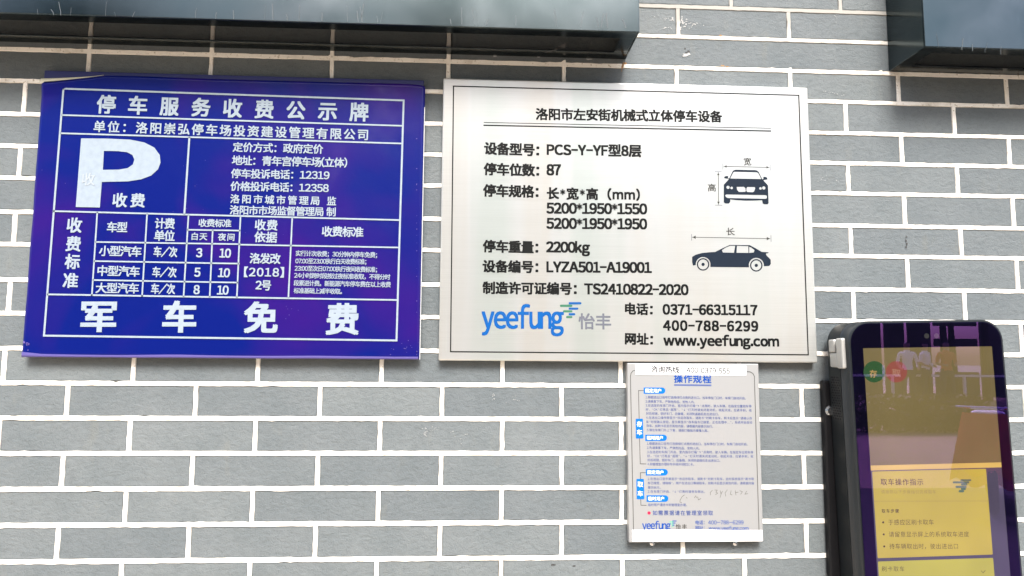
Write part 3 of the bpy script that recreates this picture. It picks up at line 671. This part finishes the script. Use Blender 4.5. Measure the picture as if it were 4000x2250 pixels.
pen([[G(990, 700), G(960, 720), G(930, 770), G(925, 800), G(950, 808)], [G(1015, 735), G(1028, 745)], [G(1130, 740), G(1150, 712), G(1160, 740)], [G(1175, 725), G(1188, 770), G(1222, 750)], [G(1420, 630), G(1455, 632), G(1435, 660), G(1460, 675), G(1430, 695)],
     [G(1495, 640), G(1505, 680), G(1530, 650)], [G(1515, 665), G(1495, 735)], [G(1595, 628), G(1565, 670), G(1575, 718)], [G(1650, 640), G(1640, 690), G(1665, 700)], [G(1710, 640), G(1718, 700)], [G(1712, 668), G(1750, 660)], [G(1775, 640), G(1810, 655), G(1785, 690)], [G(1870, 645), G(1845, 690), G(1885, 680)], [G(1385, 635), G(1355, 665), G(1358, 700)]], 1.5, PENCIL, 0.0004)

# ------------------------------------------------------------------ touch-screen terminal
kd = 0.1075; kw, kh = 0.3185, 0.66
kx0 = 1.5528; kzt = 1.6195
kiosk = empty('parking_terminal', (kx0, 0, kzt), 'black wall-mounted touch-screen terminal with rounded corners and a lit yellow menu', 'terminal', rot=(0, math.radians(-1.25), 0))
KM = Matrix.Translation((kx0, 0, kzt)) @ Matrix.Rotation(math.radians(-1.25), 4, 'Y'); KI = KM.inverted()
def rr_outline(w, h, r, n=8, inset=0.0):
    pts = []
    for cx, cz, a0 in ((w-r, -r, 0), (r, -r, 90), (r, -h+r, 180), (w-r, -h+r, 270)):
        for i in range(n+1):
            a = math.radians(a0+90*i/n); pts.append((cx+(r-inset)*math.cos(a), cz+(r-inset)*math.sin(a)))
    return pts
def shell(name, prof, m, smooth=True):
    """prof: list of (y, inset)"""
    V, F = [], []; rings = [rr_outline(kw, kh, 0.042, 8, ins) for y, ins in prof]; n = len(rings[0])
    for (y, ins), rg in zip(prof, rings): V += [(x, y, z) for x, z in rg]
    for k in range(len(prof)-1):
        for i in range(n):
            j = (i+1) % n; F.append((k*n+i, (k+1)*n+i, (k+1)*n+j, k*n+j))
    F.append(tuple(reversed(range(n)))) ; F.append(tuple((len(prof)-1)*n+i for i in range(n)))
    o = mesh_obj(name, V, F, m, kiosk)
    for p in o.data.polygons: p.use_smooth = smooth and len(p.vertices) == 4
    return o
shell('rear_housing', [(-0.019, 0.004), (-0.021, 0.001), (-0.024, 0.0), (-0.0685, 0.0)][::-1], DARK_PLASTIC)
shell('seam', [(-0.0706, 0.0013), (-0.0686, 0.0013)], DARK_GAP)
shell('front_housing', [(-kd+0.0006, 0.0028), (-kd+0.001, 0.0008), (-kd+0.0035, 0.0), (-0.0707, 0.0)], DARK_PLASTIC)
BEZEL = mat('navy_glass_border', (0.002, 0.002, 0.014), 0.6, spec=0.08)
def kface(name, pts, y, m, parent=kiosk): 
    return mesh_obj(name, [(x, y, z) for x, z in pts], [tuple(range(len(pts)))], m, parent)
# faces toward the viewer: outline counted anticlockwise seen from -y
kface('bezel', rr_outline(kw, kh, 0.042, 8, 0.0045), -kd+0.0002, BEZEL)
class KSheet(Sheet):
    def P(s, px, py):
        x, z = at(px, py, kd); v = KI @ Vector((x, -kd, z)); return v.x, v.z
    def add(s, name, V, F, m, lift=0.0003):
        return mesh_obj(name, [(x, -kd-lift-dy, z) for x, dy, z in V], F, m, kiosk)
S = KSheet(kiosk, kd)
def lit(name, col, strength=1.0, base=None):
    m = mat(name, base or tuple(c*0.15 for c in col), 0.3, spec=0.5, coat=1.0); nt, b = nodes(m); b.inputs['Coat Roughness'].default_value = 0.01; b.inputs['Coat IOR'].default_value = 2.1
    n = noise_n(nt, coords(nt), 6, 2)
    r = ramp(nt, n, [(0.3, tuple(c*0.85 for c in col)), (0.7, tuple(min(1, c*1.1) for c in col))]).outputs[0]
    nt.links.new(r, b.inputs['Emission Color']); b.inputs['Emission Strength'].default_value = strength; return m
EX = 0.50
DISP = lit('display_photo_area', (0.130, 0.100, 0.036), EX); CARD = lit('display_card', (0.39, 0.30, 0.040), EX); CARD2 = lit('display_card_lower', (0.36, 0.32, 0.045), EX)
BAND = lit('display_band', (0.50, 0.34, 0.08), EX); UIBG = lit('display_background', (0.060, 0.050, 0.075), EX); UITX = lit('display_text', (0.075, 0.045, 0.012), EX); UIGR = lit('display_pale_text', (0.24, 0.17, 0.05), EX)
UIG = lit('display_green', (0.016, 0.060, 0.014), EX); UIR = lit('display_red', (0.19, 0.050, 0.030), EX); UIO = lit('display_orange', (0.30, 0.19, 0.06), EX); UIK = lit('display_pink', (0.26, 0.13, 0.08), EX)
kx = lambda px, py: S.P(px, py)
SB = kx(3405.7, 2250); SBR = kx(3925, 2250)
sl = kx(3370.5, 1356)[0]; sr = kx(3874, 1359.5)[0]; st_ = kx(3600, 1357)[1]; sb = -kh+0.04
def rect(name, x0, x1, z0, z1, m, lift): return S.add(name, [(x0, 0, z0), (x1, 0, z0), (x1, 0, z1), (x0, 0, z1)], [(0, 1, 2, 3)], m, lift)
zb1 = kx(3600, 1813)[1]; zb2 = kx(3600, 1833)[1]
rect('display_background', sl, sr, sb, st_, UIBG, 0.0004)
rect('display_picture', sl, sr, zb1, st_, DISP, 0.0006)
rect('display_band', sl, sr-0.0, zb2, zb1-0.0002, BAND, 0.0006)
c0, c1 = kx(3408, 1900)[0]+0.001, kx(3858, 1900)[0]-0.001
def rrect(name, x0, x1, z0, z1, r, m, lift):
    pts = []
    for cx, cz, a0 in ((x1-r, z1-r, 0), (x0+r, z1-r, 90), (x0+r, z0+r, 180), (x1-r, z0+r, 270)):
        for i in range(5): a = math.radians(a0+22.5*i); pts.append((cx+r*math.cos(a), 0, cz+r*math.sin(a)))
    return S.add(name, pts, [tuple(range(len(pts)))], m, lift)
cz1 = kx(3600, 1837)[1]; cz2 = kx(3650, 2173)[1]; cz3 = kx(3650, 2186)[1]
rrect('menu_card', c0, c1, cz2, cz1, 0.002, CARD, 0.0007); rrect('menu_card', c0, c1, sb+0.06, cz3, 0.002, CARD2, 0.0007)
rect('menu_footer', c0, c1, sb+0.01, sb+0.05, CARD2, 0.0007)
def KT(st, a, b_, em, m=UITX, bold=0.0, lift=0.0009): return S.text(st, a, b_, em, m, bold, 1.0, 0.9, lift)
KT('取车操作指示', (3439, 1882.5), (3605, 1883), 27, bold=0.016); KT('请按照以下步骤指引完成取车', (3441, 1921), (3655, 1921), 16, UIGR)
S.line([(3411.6, 1957.5), (3862, 1956.5)], 1.3, UIGR, 0.0009); KT('取车步骤', (3443, 1995.8), (3510, 1995.8), 16, bold=0.02)
for x, y, st, xe in ((3449, 2040, '于感应区刷卡取车', 3646), (3451, 2087, '请留意显示屏上的系统取车进度', 3784), (3453, 2134, '待车辆取出时，驶出进出口', 3741)):
    S.poly([circ(x, y, 4.2, 12)], UITX, 0.0009, 'bullet'); KT(st, (x+20, y), (xe, y-0.5), 22.5)
KT('刷卡取车', (3443, 2222), (3531.5, 2222), 21.5); S.line([(3831, 2229), (3839, 2237), (3847, 2228)], 2.0, UITX, 0.0009, 'chevron')
for x0, x1, y0, y1 in ((3750, 3793, 1872, 1879), (3720, 3785, 1880, 1888), (3752, 3778, 1888, 1896), (3731, 3775, 1897, 1906), (3752, 3772, 1905, 1914), (3743, 3765, 1914, 1923)):
    S.poly([capsule(x0, y0, x1, y1)], lit('logo_teal', (0.055, 0.11, 0.06), EX) if x0 == 3750 else bpy.data.materials['logo_teal'], 0.0009+0.00002*(y0 % 7), 'logo_bar')
S.poly([circ(3414, 1452, 42, 24)], UIG, 0.0008, 'green_button'); KT('存', (3396, 1460), (3424, 1461), 31, UIO, 0.03, 0.0011)
S.poly([circ(3501, 1452, 42, 24)], UIR, 0.0008, 'red_button'); KT('取', (3484, 1456), (3516, 1457), 31, UIK, 0.03, 0.0011)
# the front glass
GL = bpy.data.materials.new('tinted_front_glass'); GL.use_nodes = True; nt = GL.node_tree; nt.nodes.remove(nt.nodes['Principled BSDF'])
tr = nt.nodes.new('ShaderNodeBsdfTransparent'); gl = nt.nodes.new('ShaderNodeBsdfGlossy'); gl.inputs['Roughness'].default_value = 0.004; gl.inputs['Color'].default_value = (0.42, 0.19, 0.95, 1)
mx = nt.nodes.new('ShaderNodeMixShader'); fr = nt.nodes.new('ShaderNodeLayerWeight'); fr.inputs['Blend'].default_value = 0.35
mr = N(nt, 'ShaderNodeMapRange'); mr.inputs[1].default_value = 0; mr.inputs[2].default_value = 1; mr.inputs[3].default_value = 0.13; mr.inputs[4].default_value = 0.9
nt.links.new(fr.outputs['Fresnel'], mr.inputs[0]); nt.links.new(mr.outputs[0], mx.inputs[0])
nt.links.new(tr.outputs[0], mx.inputs[1]); nt.links.new(gl.outputs[0], mx.inputs[2]); nt.links.new(mx.outputs[0], nt.nodes['Material Output'].inputs[0])
kface('front_glass', rr_outline(kw, kh, 0.042, 8, 0.004), -kd-0.0016, GL)
# camera eyes in the border
for px, py in ((3619, 1312), (3658, 1312)):
    x, z = kx(px, py); bm = bmesh.new(); bmesh.ops.create_circle(bm, cap_ends=True, segments=16, radius=0.0052, matrix=Matrix.Translation((x, -kd-0.0005, z)) @ Matrix.Rotation(math.pi/2, 4, 'X'))
    bm_obj('camera_lens', bm, mat('lens_grey', (0.08, 0.085, 0.08), 0.2), kiosk)
# aluminium latch on the left side, loudspeaker holes, bracket and bolt
def side_box(name, y0, y1, z0, z1, px, m, bev=0.0012): 
    bm = bmesh.new(); box_bm(bm, -px, 0.001, -y1, -y0, z0-kzt, z1-kzt, bev, 2); return bm_obj(name, bm, m, kiosk)
side_box('latch_block', 0.040, 0.062, 1.5585, 1.585, 0.007, ALU, 0.003); side_box('latch_block', 0.040, 0.068, 1.528, 1.5572, 0.006, ALU, 0.003); side_box('latch_plate', 0.071, 0.095, 1.526, 1.587, 0.008, ALU, 0.003)
V, F = [], []
for r_ in range(17):
    for c_ in range(5):
        y = 0.032+c_*0.0066+(0.0033 if r_ % 2 else 0); z = 1.507-r_*0.0052-kzt; k = len(V)
        for a in range(6): V.append((-0.0003, -y-0.0021*math.cos(a*1.047), z+0.0021*math.sin(a*1.047)))
        F.append(tuple(range(k, k+6)))
mesh_obj('speaker_hole', V, F, DARK_GAP, kiosk, 'stuff')
bracket = box('wall_bracket', -0.0085, 0.30, -0.0185, -0.0012, 1.10-kzt, 1.500-kzt, DARK_METAL, kiosk, 0.004, 3)
bracket.rotation_euler = (0, math.radians(1.25), 0)
bm = bmesh.new(); bmesh.ops.create_cone(bm, cap_ends=True, segments=20, radius1=0.011, radius2=0.008, depth=0.005, matrix=Matrix.Translation((0.0005, -0.0212, 1.437-kzt)) @ Matrix.Rotation(math.pi/2, 4, 'X'))
bm_obj('bolt', bm, CHROME, kiosk)

# ------------------------------------------------------------------ the street in front of the wall (seen in reflections, lights the wall)
def paver(name, c1, c2, mo, sc=2.5):
    m = mat(name, c1, 0.8); nt, b = nodes(m)
    brk = N(nt, 'ShaderNodeTexBrick', Scale=sc); brk.inputs['Color1'].default_value = (*c1, 1); brk.inputs['Color2'].default_value = (*c2, 1); brk.inputs['Mortar'].default_value = (*mo, 1); brk.inputs['Mortar Size'].default_value = 0.01
    nt.links.new(coords(nt), brk.inputs['Vector']); nt.links.new(brk.outputs[0], b.inputs['Base Color']); return m
LIGHT_PAVE = paver('light_paving', (0.58, 0.46, 0.33), (0.52, 0.41, 0.30), (0.3, 0.26, 0.22))  # pale warm tone chosen to bounce light onto the wall's lower left
PINK_PAVE = paver('pink_paving', (0.34, 0.23, 0.16), (0.28, 0.20, 0.15), (0.12, 0.10, 0.08), 3.0)
DARK_GROUND = mat('dark_ground', (0.035, 0.033, 0.032), 0.85)  # dark tone stands for ground in shade and keeps bounce low on the right
def struct(name, V, F, m): o = mesh_obj(name, V, F, m); o['kind'] = 'structure'; return o
def slab(name, x0, x1, y0, y1, z, m): return struct(name, [(x0, y0, z), (x1, y0, z), (x1, y1, z), (x0, y1, z)], [(0, 1, 2, 3)], m)
slab('ground', -150, 150, -150, 60, -0.02, mat('dry_earth', (0.22, 0.19, 0.15), 0.9))
slab('pavement', -30, 2.1, -7, 0.2, 0.0, LIGHT_PAVE); slab('shaded_ground', 2.104, 9, -7, 0.2, 0.0, DARK_GROUND); slab('plaza', -30, 30, -15, -7.004, 0.0, PINK_PAVE)
bm = bmesh.new(); box_bm(bm, -30, 30, -30, -15.004, -0.02, 0.30, 0.02); o = bm_obj('raised_terrace', bm, PINK_PAVE); o['kind'] = 'structure'

BARK = mat('tree_bark', (0.030, 0.026, 0.022), 0.9); LEAF = mat('tree_leaf', (0.045, 0.075, 0.022), 0.6)
random.seed(11)
def crown_mesh(R, H, n):
    V, F = [], []; cl = [(Vector((random.gauss(0, .42)*R, random.gauss(0, .42)*R, random.uniform(-.5, .5)*H)), random.uniform(.22, .42)*R) for _ in range(26)]
    for _ in range(n):
        c, r = random.choice(cl); p = c+Vector((random.gauss(0, 1), random.gauss(0, 1), random.gauss(0, .8)))*r*0.55
        a = Vector((random.gauss(0, 1), random.gauss(0, 1), random.gauss(0, 1))).normalized(); b_ = a.orthogonal().normalized(); s_ = random.uniform(.08, .17)
        k = len(V); V += [p+a*s_, p+b_*s_*.6, p-a*s_, p-b_*s_*.6]; F.append((k, k+1, k+2, k+3))
    me = bpy.data.meshes.new('crown'); me.from_pydata([tuple(v) for v in V], [], F); me.materials.append(LEAF); return me
def trunk_mesh(H):
    bm = bmesh.new()
    def limb(a, b_, r0, r1):
        d = (b_-a); q = d.to_track_quat('Z', 'Y').to_matrix().to_4x4(); bmesh.ops.create_cone(bm, cap_ends=False, segments=9, radius1=r0, radius2=r1, depth=d.length, matrix=Matrix.Translation((a+b_)/2) @ q)
    top = Vector((.1, .05, H*.55)); limb(Vector((0, 0, 0)), top, .17, .11)
    for k in range(7):
        a = k*0.9; limb(top*random.uniform(.75, 1), Vector((math.cos(a)*H*.2, math.sin(a)*H*.2, H*random.uniform(.7, .95))), .07, .02)
    me = bpy.data.meshes.new('trunk'); bm.to_mesh(me); bm.free(); me.materials.append(BARK); return me
CM = [crown_mesh(3.0, 5.6, 10000) for _ in range(3)]; TMH = [trunk_mesh(8) for _ in range(2)]
TL = ['leftmost street tree across the plaza', 'second street tree from the left across the plaza', 'third street tree from the left across the plaza', 'street tree across the plaza facing the blue board', 'street tree across the plaza facing the steel sign', 'street tree beside the red shirted person', 'slim street tree behind the waiting people', 'rightmost street tree beside the added screen']
for k, (x, y, sc_) in enumerate(((-11, -17, 1.1), (-6.8, -15.5, 1.0), (-3.2, -17.5, 1.25), (0.6, -16.5, 1.05), (4.4, -18.5, 1.2), (14.9, -19.0, .72), (15.45, -19.4, .66), (16.0, -18.8, .78))):
    t = empty('street_tree', (x, y, .3), TL[k], 'tree', 'street trees across the plaza', rot=(0, 0, k*1.7)); t.scale = (sc_,)*3
    o = bpy.data.objects.new('trunk', TMH[k % 2]); COL.objects.link(o); o.parent = t
    o = bpy.data.objects.new('crown', CM[k % 3]); COL.objects.link(o); o.parent = t; o.location = (0, 0, 5.8 if k < 5 else 8.2)
# building on the far side
FAC = mat('tan_render', (0.42, 0.34, 0.25), 0.8); DG = mat('shop_glass', (0.02, 0.025, 0.03), 0.1); LITP = mat('white_render', (0.72, 0.72, 0.72), 0.7)
bt = empty('far_building', (3, -27, 0), 'long tan two storey building on the far side of the plaza', 'building')
def BB(name, *a, m): o = box(name, *a, m); o.parent = bt; o.location = (-3, 27, 0); return o
BB('wall', -22, 10.5, -32, -27, 3.25, 6.2, m=FAC); BB('shopfront', -22, 10.5, -32, -27.1, 0.3, 3.24, m=mat('dark_shopfront', (0.03, 0.027, 0.03), 0.5)); BB('parapet', -22.3, 10.8, -32.2, -26.8, 6.2, 6.6, m=LITP)
for k in range(10):
    for z0, z1 in ((.5, 2.8), (3.7, 5.3)): BB('window', -20.5+k*3.1, -18.2+k*3.1, -27.02, -26.95, z0, z1, m=DG)
cl = empty('added_screen', (12, -21, .3), 'added dark screen whose gaps show bars of sky in the terminal glass', 'screen')  # made up so that its gaps reflect as bright sky bars
def CC(name, *a, m): o = box(name, *a, m); o.parent = cl; o.location = (-12, 21, -.3); return o
SCR = mat('dark_screen_board', (0.02, 0.018, 0.022), 0.6)
for x0, x1, z0, z1 in ((12.0, 14.15, .3, 4.2), (14.27, 14.95, .3, 4.2), (15.07, 15.85, .3, 4.2), (15.97, 17.45, .3, 1.1), (15.97, 17.45, 1.95, 2.2), (16.5, 16.62, 2.203, 2.617), (15.97, 17.45, 2.62, 4.2), (17.55, 18.4, .3, 4.2), (18.52, 20.0, .3, 4.2)):
    CC('screen_panel', x0, x1, -21.1, -21.04, z0, z1, m=SCR)
CC('roof_beam', 12.0, 20.0, -21.6, -20.6, 4.21, 4.5, m=DARK_METAL)
gr = empty('guard_rail', (12, -17, .3), 'low white guard rail along the terrace edge', 'railing')
for k in range(6):
    o = box('post', 8.0+k*2-.03, 8.0+k*2+.03, -17.03, -16.97, .3, 1.05, LITP); o.parent = gr; o.location = (-12, 17, -.3)
o = box('rail', 7.9, 18.1, -17.045, -16.955, 1.052, 1.11, LITP); o.parent = gr; o.location = (-12, 17, -.3)

# people across the plaza
SKIN = mat('skin', (0.42, 0.25, 0.17), 0.6); HAIR = mat('black_hair', (0.012, 0.010, 0.010), 0.5); TROUS = mat('dark_trousers', (0.03, 0.035, 0.05), 0.8)
def person(loc, rz, shirt, label, k):
    J = {'pel': (0, 0, .93, .125), 'waist': (0, 0, 1.08, .115), 'chest': (0, -.01, 1.30, .135), 'neck': (0, 0, 1.46, .050), 'head': (0, -.015, 1.56, .085), 'crown': (0, -.01, 1.66, .080)}
    E_ = [('pel', 'waist'), ('waist', 'chest'), ('chest', 'neck'), ('neck', 'head'), ('head', 'crown')]
    for s_, n in ((-1, 'l'), (1, 'r')):
        J.update({'sh'+n: (s_*.17, 0, 1.38, .055), 'el'+n: (s_*.235, .01, 1.12, .042), 'wr'+n: (s_*(.20-.08*k), -.16, .98+.1*k, .030), 'ha'+n: (s_*(.17-.08*k), -.22, .96+.11*k, .034),
                  'hi'+n: (s_*.095, 0, .86, .095), 'kn'+n: (s_*(.11+.01*k), -.02, .48, .062), 'an'+n: (s_*(.12+.02*k), .02, .09, .045), 'to'+n: (s_*(.13+.02*k), -.13, .04, .038)})
        E_ += [('chest', 'sh'+n), ('sh'+n, 'el'+n), ('el'+n, 'wr'+n), ('wr'+n, 'ha'+n), ('pel', 'hi'+n), ('hi'+n, 'kn'+n), ('kn'+n, 'an'+n), ('an'+n, 'to'+n)]
    names = list(J); me = bpy.data.meshes.new('b'); me.from_pydata([J[n][:3] for n in names], [(names.index(a), names.index(b_)) for a, b_ in E_], [])
    ob = bpy.data.objects.new('b', me); COL.objects.link(ob); sk = ob.modifiers.new('s', 'SKIN')
    for i, n in enumerate(names): r = J[n][3]; me.skin_vertices[0].data[i].radius = (r, r*(.75 if n in ('pel', 'waist', 'chest') else 1)); me.skin_vertices[0].data[i].use_root = n == 'pel'
    ob.modifiers.new('u', 'SUBSURF').levels = 2
    dg = bpy.context.evaluated_depsgraph_get(); dg.update(); m2 = bpy.data.meshes.new_from_object(ob.evaluated_get(dg)); bpy.data.objects.remove(ob)
    m2.name = 'body'; m2.materials.clear()
    for m_ in (SKIN, shirt, TROUS, HAIR): m2.materials.append(m_)
    for p in m2.polygons:
        c = p.center; p.use_smooth = True
        if c.z > 1.62 or (c.z > 1.53 and c.y > .01): p.material_index = 3
        elif c.z > 1.45: p.material_index = 0
        elif c.z > .97 and (abs(c.x) < .2 or c.z > 1.15) and c.y > -.13: p.material_index = 1
        elif c.z < .97 and c.y > -.14 or c.z < .6: p.material_index = 2
    t = empty('person', loc, label, 'person', rot=(0, 0, rz)); o = bpy.data.objects.new('body', m2); COL.objects.link(o); o.parent = t
WS = mat('white_shirt', (0.75, 0.76, 0.78), 0.8); RS = mat('red_shirt', (0.55, 0.10, 0.05), 0.8)
person((11.8, -16.0, .3), math.pi+.3, WS, 'leftmost of three people across the plaza, in a white shirt and dark trousers', 0)
person((12.8, -16.8, .3), math.pi-.5, WS, 'middle of three people across the plaza, in a white shirt with dark trousers', .6)
person((12.55, -15.6, .3), math.pi+.1, RS, 'person in a red shirt with hands held together across the plaza', 1)
# parked scooter under a red rain cape
RED = mat('red_rain_cape', (0.85, 0.14, 0.08), 0.6); PINK = mat('pink_cape_hem', (0.75, 0.10, 0.16), 0.5)
sc_ = empty('scooter', (6.35, -6.1, 0), 'parked scooter with a white cowl and a red rain cape over its front', 'scooter', rot=(0, 0, math.radians(216)))
for y in (-.62, .62):
    bm = bmesh.new()
    for i in range(20):
        for q in range(8): bm.verts.new(((.045*math.cos(q*.785)), y+(.20+.045*math.sin(q*.785))*math.cos(i*.314), .245+(.20+.045*math.sin(q*.785))*math.sin(i*.314)))
    bm.verts.ensure_lookup_table()
    for i in range(20):
        for q in range(8): bm.faces.new((bm.verts[i*8+q], bm.verts[i*8+(q+1) % 8], bm.verts[(i+1) % 20*8+(q+1) % 8], bm.verts[(i+1) % 20*8+q]))
    bm_obj('wheel', bm, DARK_METAL, sc_, smooth=True)
box('footboard', -.14, .14, -.35, .25, .27, .36, DARK_PLASTIC, sc_, .03); box('seat', -.14, .14, .15, .78, .70, .82, DARK_PLASTIC, sc_, .05); box('rear_body', -.13, .13, .2, .72, .36, .695, LITP, sc_, .05)
box('cowl', -.16, .16, -.52, -.36, .86, 1.02, LITP, sc_, .06)
bm = bmesh.new(); bmesh.ops.create_cone(bm, cap_ends=True, segments=10, radius1=.016, radius2=.016, depth=.56, matrix=Matrix.Translation((0, -.40, 1.04)) @ Matrix.Rotation(math.pi/2, 4, 'Y')); bm_obj('handlebar', bm, CHROME, sc_)
V, F = [], []
for j in range(9):
    for i in range(13):
        u = i/12-.5; z = 1.0-j*.075; sp = .36+.20*(j/8); V.append((u*sp*2*.62, -.60-.10*math.cos(u*3)*(1+j*.05)+.03*math.sin(i*2.1+j*.5), z+.04*math.sin(i*1.3)*(j/8)))
for j in range(8):
    for i in range(12): a = j*13+i; F.append((a, a+1, a+14, a+13))
mesh_obj('rain_cape', V, F, RED, sc_, smooth=True)
mesh_obj('cape_hem', [(x, y-.01, z-.0) for x, y, z in V[13*8:13*9]]+[(x*1.05, y-.03, z-.10) for x, y, z in V[13*8:13*9]], [(i, i+1, i+14, i+13) for i in range(12)], PINK, sc_)

# clipped hedge between the plaza and the road
V, F = [], []
for _ in range(9000):
    p = Vector((random.uniform(6.0, 11.6), random.uniform(-13.6, -12.9), random.uniform(.02, .78)))
    a = Vector((random.gauss(0, 1), random.gauss(0, 1), random.gauss(0, 1))).normalized(); b_ = a.orthogonal().normalized(); s_ = random.uniform(.03, .06); k = len(V)
    V += [p+a*s_, p+b_*s_*.6, p-a*s_, p-b_*s_*.6]; F.append((k, k+1, k+2, k+3))
hg = mesh_obj('hedge', V, F, mat('hedge_leaf', (0.05, 0.045, 0.02), 0.7)); hg['label'] = 'low clipped dark hedge along the near edge of the plaza'; hg['category'] = 'hedge'
